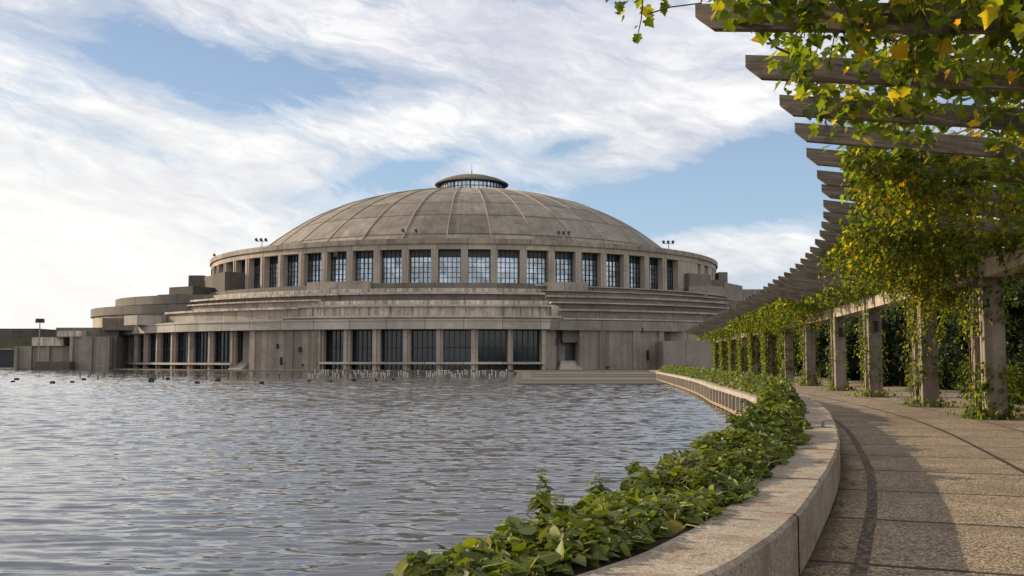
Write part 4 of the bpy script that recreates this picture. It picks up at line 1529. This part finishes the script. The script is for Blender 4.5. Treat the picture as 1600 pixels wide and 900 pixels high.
for (px, py, d, L, ls) in ((1225, -150, 4.6, .42, .22), (1250, -140, 4.4, .40, .24), (1150, -90, 5.8, .36, .17), (1290, -150, 4.8, .35, .2), (1110, -90, 7.0, .45, .16), (1330, -120, 6, .4, .18), (1560, -130, 5.2, .5, .2), (1500, -130, 6.2, .5, .18), (1420, -120, 6.5, .5, .18), (1590, -100, 6.8, .9, .17)):
    ch.append(strand(at_d(px, py, d), L, (0, 0), ls, .07, .10, .08, LOBED, st, .07))
leaf_obj('leaves', LEAF_VINE, ch, th); st.build('stems', STEM, th)

# vines climbing the posts
ords = {4: 'nearest pair of posts at the right edge', 5: 'second pair of posts from the right', 6: 'third pair of posts from the right', 7: 'fourth pair of posts from the right', 8: 'fifth pair of posts from the right',
        9: 'sixth pair of posts from the right', 10: 'seventh pair of posts from the right', 11: 'eighth pair of posts from the right', 12: 'ninth pair of posts from the right', 13: 'tenth pair of posts from the right', 14: 'eleventh pair of posts from the right', 15: 'last pair of posts by the hall'}
dens = {4: 1.9, 5: 1.5, 6: .8, 7: .7, 8: 1.7, 9: 1.4, 10: 3.4, 11: 3.6, 12: 3.6, 13: 3.6, 14: 3.6, 15: 3.6}
howl = {4: 'leafy vine thick at the foot of the ', 5: 'vine climbing the pond side of the ', 6: 'sparse vine creeping up the ', 7: 'few vine leaves at the foot of the ', 8: 'vine draping the ', 9: 'light vine on the '}
for k, where in ords.items():
    s = post_s[k]; x, y = POSTS.p(s + .5); tx, ty = POSTS.t(s)
    th = empty('climbing_vine', (x, y, 0), howl.get(k, 'dense green vine wrapping the ') + where, 'vine', 'vines climbing the pergola posts')
    ch = []; st = MB()
    far = k >= 9
    tpl = SIMPLE if far else LOBED
    ls = .13 if not far else .20
    n = int((900 if not far else 620) * dens[k])
    z = 3.9 * rng.random(n) ** (1.25 if k < 9 else 1.0)
    # around the pair: mostly the pond side and the gap
    u = rng.uniform(-.35, 1.35, n); v = np.where(rng.random(n) < .6, rng.normal(-.36, .10, n), rng.normal(.34, .12, n))
    gapm = rng.random(n) < .3
    u[gapm] = rng.normal(.5, .16, gapm.sum()); v[gapm] = rng.uniform(-.4, .4, gapm.sum())
    fr_ = rng.random(n) < .22
    u[fr_] = rng.normal(-.27, .05, fr_.sum()); v[fr_] = rng.uniform(-.4, .3, fr_.sum())
    amp_ = vnoise(z * 1.6 + k * 7, u * 2.2 + 3, k)
    keep = amp_ > (.42 if k < 9 else .25)
    # base clump
    nb = int(260 * min(1.0, dens[k] + .2)) if k < 9 else 60
    ub = rng.normal(.45, .55, nb); vb = rng.normal(0, .40, nb); zb = abs(rng.normal(0, .16, nb)) + .03
    u = np.r_[u[keep], ub]; v = np.r_[v[keep], vb]; z = np.r_[z[keep], zb]
    sgn = np.sign(v)
    v = v + sgn * .08 * (amp_.mean())
    P = np.stack([x - tx * .5 + tx * u + ty * v, y - ty * .5 + ty * u - tx * v, z], 1)
    n = len(P)
    outw = np.stack([ty * sgn, -tx * sgn, np.zeros(n)], 1)
    D = rng.normal(size=(n, 3)) * .5 + np.array([0, 0, -.9]) + outw * .4
    Nn = outw + rng.normal(size=(n, 3)) * .35 + np.array([0, 0, .5])
    T = np.clip(rng.normal(.48, .2, n), 0, .88)
    ch.append(leaf_arrays(tpl, P, D, Nn, ls * rng.uniform(.5, 1.15, n), T))
    for q in range(5 if k < 9 else 8):
        uu, vv = rng.uniform(-.3, 1.3), rng.choice([-.3, -.34, .3])
        a_ = Vector((x - tx * .5 + tx * uu + ty * vv, y - ty * .5 + ty * uu - tx * vv, 0))
        pts = [a_ + Vector((rng.normal() * .03, rng.normal() * .03, zz)) for zz in np.linspace(0, 3.7, 9)]
        st.tube(pts, .016, .008, 4)
        if far or dens[k] > .7:
            for _ in range(4 if k < 9 else 7):
                zz = rng.uniform(2.2, 3.9)
                ch.append(strand(np.array([a_.x, a_.y, zz]) + rng.normal(size=3) * .1, rng.uniform(.4, 1.4), (-ty * .08, tx * .08), ls, .09, .03, .05, tpl, st))
    leaf_obj('leaves', LEAF_VINE, ch, th)
    st.build('stems', STEM, th)

# ------------------------------------------------------------------ shrubs and trees behind the pergola
def shrub(label, x, y, w, h, n, ls, cat='shrub', name='shrub', grp='shrubs behind the pergola', base=0.04, mat=LEAF_DARK):
    th = empty(name, (x, y, 0), label, cat, grp)
    st = MB()
    ends = []
    for q in range(7):
        a = rng.random() * 6.28; r = rng.uniform(.2, .75) * w / 2
        e_ = Vector((x + math.cos(a) * r, y + math.sin(a) * r, h * rng.uniform(.55, .92)))
        mid_ = Vector((x + math.cos(a) * r * .35, y + math.sin(a) * r * .35, h * .3))
        st.tube([(x, y, -.05), mid_, e_], .05, .015, 5); ends.append(e_)
    ch = []
    nc = 26
    cs = []
    for q in range(nc):
        a = rng.random() * 6.28; r = math.sqrt(rng.random()) * w / 2 * .85; zz = h * (base + (1 - base) * rng.random() ** .8)
        sh = math.sqrt(max(.1, 1 - ((zz / h - .5) / .62) ** 2))
        cs.append((x + math.cos(a) * r * sh, y + math.sin(a) * r * sh, zz, rng.uniform(.35, .75) * min(1.3, w / 3.2)))
    per = n // nc
    for (a, b_, c_, r) in cs:
        d = rnd_unit(per); rad = r * rng.random(per) ** .45
        P = np.array([a, b_, c_]) + d * rad[:, None] * np.array([1, 1, .8])
        P[:, 2] = np.maximum(P[:, 2], .08)
        D = d + rng.normal(size=(per, 3)) * .6 + np.array([0, 0, -.3]); Nn = d * .6 + rng.normal(size=(per, 3)) * .4 + np.array([0, 0, .8])
        ch.append(leaf_arrays(SIMPLE, P, D, Nn, ls * rng.uniform(.5, 1.2, per), np.clip(rng.normal(.45, .22, per), 0, 1)))
    leaf_obj('foliage', mat, ch, th); st.build('trunk', BARK, th)


slots = [(19.6, 20.0, 6.0, 5.4, 'dark shrub cut off by the right edge behind the nearest posts'),
         (20.5, 27.5, 5.6, 5.6, 'tall dark shrub standing farther back behind the nearest posts'),
         (21.2, 38.5, 5.2, 5.2, 'tall dark shrub farther back between the first and second pairs of posts'),
         (27.5, 57.0, 6.2, 5.6, 'tall dark shrub farther back between the third and fourth pairs of posts'),
         (17.0, 24.0, 4.6, 4.4, 'dark leafy shrub filling the gap right of the nearest posts'),
         (17.5, 29.5, 4.4, 4.6, 'tall dark shrub behind the nearest pair of posts'),
         (18.9, 35.0, 4.2, 4.3, 'dark shrub seen between the first and second pairs of posts'),
         (21.4, 44.5, 4.0, 4.4, 'dark shrub seen just left of the second pair of posts'),
         (22.2, 52.5, 5.0, 4.6, 'dark shrub behind the third pair of posts'),
         (23.4, 60.0, 5.2, 4.7, 'dark shrub between the third and fourth pairs of posts'),
         (24.6, 68.5, 5.6, 4.7, 'dark shrub behind the fourth pair of posts'),
         (26.0, 78.0, 6.0, 4.8, 'dark shrub behind the fifth pair of posts'),
         (27.6, 89.0, 6.4, 4.8, 'dark shrub behind the sixth pair of posts'),
         (29.0, 101.0, 7.0, 4.8, 'dark shrub behind the distant vine covered posts')]
for (x, y, w, h, lab) in slots:
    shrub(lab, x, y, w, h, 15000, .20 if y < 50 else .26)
hx_, hy_ = POSTS.p(POSTS.s_at_y(60), 7.5)
hd = empty('hedge', (hx_, hy_, 0), 'long dark hedge running behind the pergola posts', 'hedge')
hs0, hs1 = POSTS.s_at_y(16), POSTS.L - 1
n = 60000
hs_ = hs0 + (hs1 - hs0) * rng.random(n); ho = rng.uniform(6.6, 8.6, n)
hx, hy = POSTS.p(hs_, ho)
hz = rng.random(n) ** .8 * (2.0 + 1.4 * vnoise(hs_ * .5, hs_ * 0, 21))
ch = [leaf_arrays(SIMPLE, np.stack([hx, hy, hz + .05], 1), rnd_unit(n), rng.normal(size=(n, 3)) * .6 + np.array([-.6, -.3, .6]), rng.uniform(.12, .26, n), np.clip(rng.normal(.35, .22, n), 0, 1))]
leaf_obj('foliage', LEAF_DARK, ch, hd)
st = MB()
for q in np.arange(hs0, hs1, 1.2):
    x, y = POSTS.p(q, 7.6); st.tube([(x, y, -.02), (x + .1, y, 1.6)], .04, .02, 4)
st.build('stems', BARK, hd)
lows = [(19.0, 41.2, 1.8, 1.5, 'small bush with brownish leaves between the second and third pairs of posts'),
        (19.9, 48.5, 1.8, 1.4, 'small low bush between the third and fourth pairs of posts'),
        (15.3, 31.2, 1.9, 1.2, 'low green bush spreading left of the nearest pair of posts')]
for (x, y, w, h, lab) in lows:
    shrub(lab, x, y, w, h, 1500, .11, grp='low bushes under the pergola', base=.05, mat=LEAF_VINE)

# ------------------------------------------------------------------ ground cover in the planter
def cover(s0, s1, dens_, ls, tpl, hmul=1.0):
    L = s1 - s0
    n = int(L * 1.7 * dens_)  # leaves
    s = rng.uniform(s0, s1, n); o_ = -rng.uniform(.36, 2.22, n)
    x = KERB.p(s, 0)[0]; y = KERB.p(s, 0)[1]
    x, y = kp(s, o_)
    edge = np.clip(np.minimum((-.50 - o_) / .5, (o_ + 2.40) / .4), 0, 1) * np.interp(y, [4, 7, 9.5, 13, 18], [.18, .22, .36, .70, 1.0])
    # ragged inner margin on the coping
    rag = vnoise(s * 2.3, s * 0, 11) * .38
    keep = (o_ < -.40 - rag * .7) & (vnoise(x * 3.3 + 9, y * 3.3, 17) + rng.random(n) * .5 > .36) 
    hh = .45 + (.02 + .55 * vnoise(x * 1.7, y * 1.7, 2) ** 1.3 + .26 * vnoise(x * 4.6, y * 4.6, 4)) * (.06 + .94 * edge) * hmul
    spill = o_ < -2.02
    hh = np.where(spill, .48 - rng.random(n) * (.5), hh)
    z = np.where(spill, hh, .44 + (hh - .44) * rng.random(n) ** .45)
    z = np.maximum(z, np.where(o_ > -.6, .465, -.3))
    k = keep
    x, y, z = x[k], y[k], z[k]
    n = len(x)
    D = rnd_unit(n); D[:, 2] = D[:, 2] * .4 - .15
    Nn = rng.normal(size=(n, 3)) * .45 + np.array([-.12, -.10, 1.0])
    T = np.clip(rng.normal(.5, .2, n) + (vnoise(x * .9, y * .9, 9) - .5) * .3, 0, .93)
    br = rng.random(n) < .03; T[br] = rng.uniform(.95, 1.0, br.sum())
    return leaf_arrays(tpl, np.stack([x, y, z], 1), D, Nn, ls * (.45 + 1.15 * rng.random(n) ** 1.6), T)


sA = KERB.s_at_y(4.35); sB = KERB.s_at_y(12); sC = KERB.s_at_y(27); sD = KERB.s_at_y(55); sE = KERB.L - .6
chs = [cover(sA, sB, 720, .078, HEART, .95), cover(sB, sC, 560, .085, HEART, 1.0)]


def cover_hedge(s0, s1, dens_, ls):
    n = int((s1 - s0) * 1.3 * dens_)
    s = rng.uniform(s0, s1, n); o_ = -rng.uniform(.55, 1.78, n)
    x, y = kp(s, o_)
    z = .45 + .42 * np.clip(np.minimum(-.45 - o_, o_ + 1.9) / .3, .2, 1) + .14 * vnoise(x * 1.2, y * 1.2, 6) - abs(rng.normal(0, .12, n))
    z = np.maximum(z, .4)
    D = rnd_unit(n); Nn = rng.normal(size=(n, 3)) * .5 + np.array([-.4, -.3, .8])
    return leaf_arrays(SIMPLE, np.stack([x, y, z], 1), D, Nn, ls * rng.uniform(.5, 1.2, n), np.clip(rng.normal(.55, .18, n), 0, .95))


chs += [cover_hedge(sC - 1.2, sD, 330, .14), cover_hedge(sD, sE, 200, .20)]
gc = leaf_obj('ground_cover', LEAF_IVY, chs)
tag(gc, 'dense green leafy ground cover filling the curved planter beside the pond', 'ground cover', kind='stuff')
# bare and dead stalks woven through the near cover
st = MB()
for _ in range(420):
    s = rng.uniform(sA, sB + 3); o_ = -rng.uniform(.55, 2.1)
    x, y = kp(s, o_); a = rng.random() * 6.28; L = rng.uniform(.05, .25)
    p = Vector((x, y, .43)); e_ = Vector((math.cos(a) * L, math.sin(a) * L, rng.uniform(.03, .16)))
    st.tube([p, p + e_ * .5 + Vector((0, 0, .05)), p + e_], .005, .003, 3)
tag(st.build('dry_stalks', GSTEM), 'thin dry stalks tangled through the near ground cover', 'stalks', kind='stuff')


def nettle(px, py_top, d, h, label, ls=.10):
    """upright leafy plant whose tip shows at px, py_top"""
    tip = at_d(px, py_top, d)
    base_z = tip.z - h
    th = empty('nettle_plant', (tip.x, tip.y, base_z), label, 'plant', 'upright plants in the planter')
    st = MB()
    pts = [Vector((tip.x + rng.normal() * .012 * i, tip.y + rng.normal() * .012 * i, base_z + h * (1 - i / 6))) for i in range(7)]
    st.tube([tuple(q) for q in pts], .003, .006, 5)
    P, D, Nn, S, T = [], [], [], [], []
    nlev = int(h / .030)
    for i in range(nlev):
        f = i / nlev
        z = base_z + h * (1 - f * .9)
        for q in range(2 if f < .1 else 3):
            a = i * 1.57 + q * (math.pi if f < .1 else 2.1) + rng.normal() * .3
            sz = ls * (.35 + .95 * min(1, f * 2.4)) * rng.uniform(.5, 1.25)
            P.append((tip.x + math.cos(a) * .015 + rng.normal() * .02 * f, tip.y + math.sin(a) * .015, z + rng.normal() * .012))
            D.append((math.cos(a), math.sin(a), -.35 - .4 * f + rng.normal() * .5)); Nn.append((math.cos(a) * .8, math.sin(a) * .8, .9)); S.append(sz)
            T.append(np.clip(rng.normal(.5, .15), 0, .9) if f > .12 else .9)
    leaf_obj('leaves', LEAF_IVY, [leaf_arrays(HEART, P, D, Nn, S, T)], th)
    st.build('stem', GSTEM, th)


nettle(846, 732, 6.9, .60, 'tallest bushy nettle rising left of the planter against the water', .10)
nettle(866, 770, 6.6, .42, 'shorter nettle just right of the tallest one', .09)
nettle(880, 775, 6.9, .40, 'short reddish tipped nettle between the tallest and the large leaved plant', .08)
nettle(932, 738, 7.6, .46, 'large leaved plant with a drooping leaf left of the cover', .13)
nettle(990, 716, 8.4, .44, 'upright plant with a pointed tip in the middle of the planter', .12)
nettle(1032, 712, 9.2, .42, 'slim reddish plant tip in the middle of the planter', .08)
nettle(1057, 708, 9.6, .42, 'slim plant tip right of the reddish one', .08)
nettle(1076, 702, 10.0, .45, 'leafy plant tip where the planter meets the bright water', .10)
nettle(650, 862, 5.6, .30, 'lone reddish sprig at the bottom edge left of the planter', .09)
nettle(795, 815, 6.1, .32, 'thin yellowish sprig leaning over the water', .07)
nettle(779, 835, 5.9, .26, 'small reddish sprig left of the thin yellowish one', .06)

n = 480
ls_ = rng.uniform(KERB.s_at_y(4), KERB.s_at_y(50), n)
lo_ = np.where(rng.random(n) < .35, abs(rng.normal(.04, .12, n)) + .03, rng.uniform(.1, 8.5, n))
lo_ = np.where(rng.random(n) < .25, rng.normal(5.2, .6, n), lo_)
lx, ly = KERB.p(ls_, lo_)
fl_ = leaf_obj('fallen_leaves', LEAF_IVY, [leaf_arrays(LOBED, np.stack([lx, ly, np.full(n, .018)], 1), np.stack([rng.normal(size=n), rng.normal(size=n), rng.normal(size=n) * .12], 1),
               np.stack([rng.normal(size=n) * .15, rng.normal(size=n) * .15, np.ones(n)], 1), rng.uniform(.035, .08, n), rng.uniform(.95, 1.0, n))])
tag(fl_, 'small brown fallen leaves scattered over the paved path', 'leaves', kind='stuff')
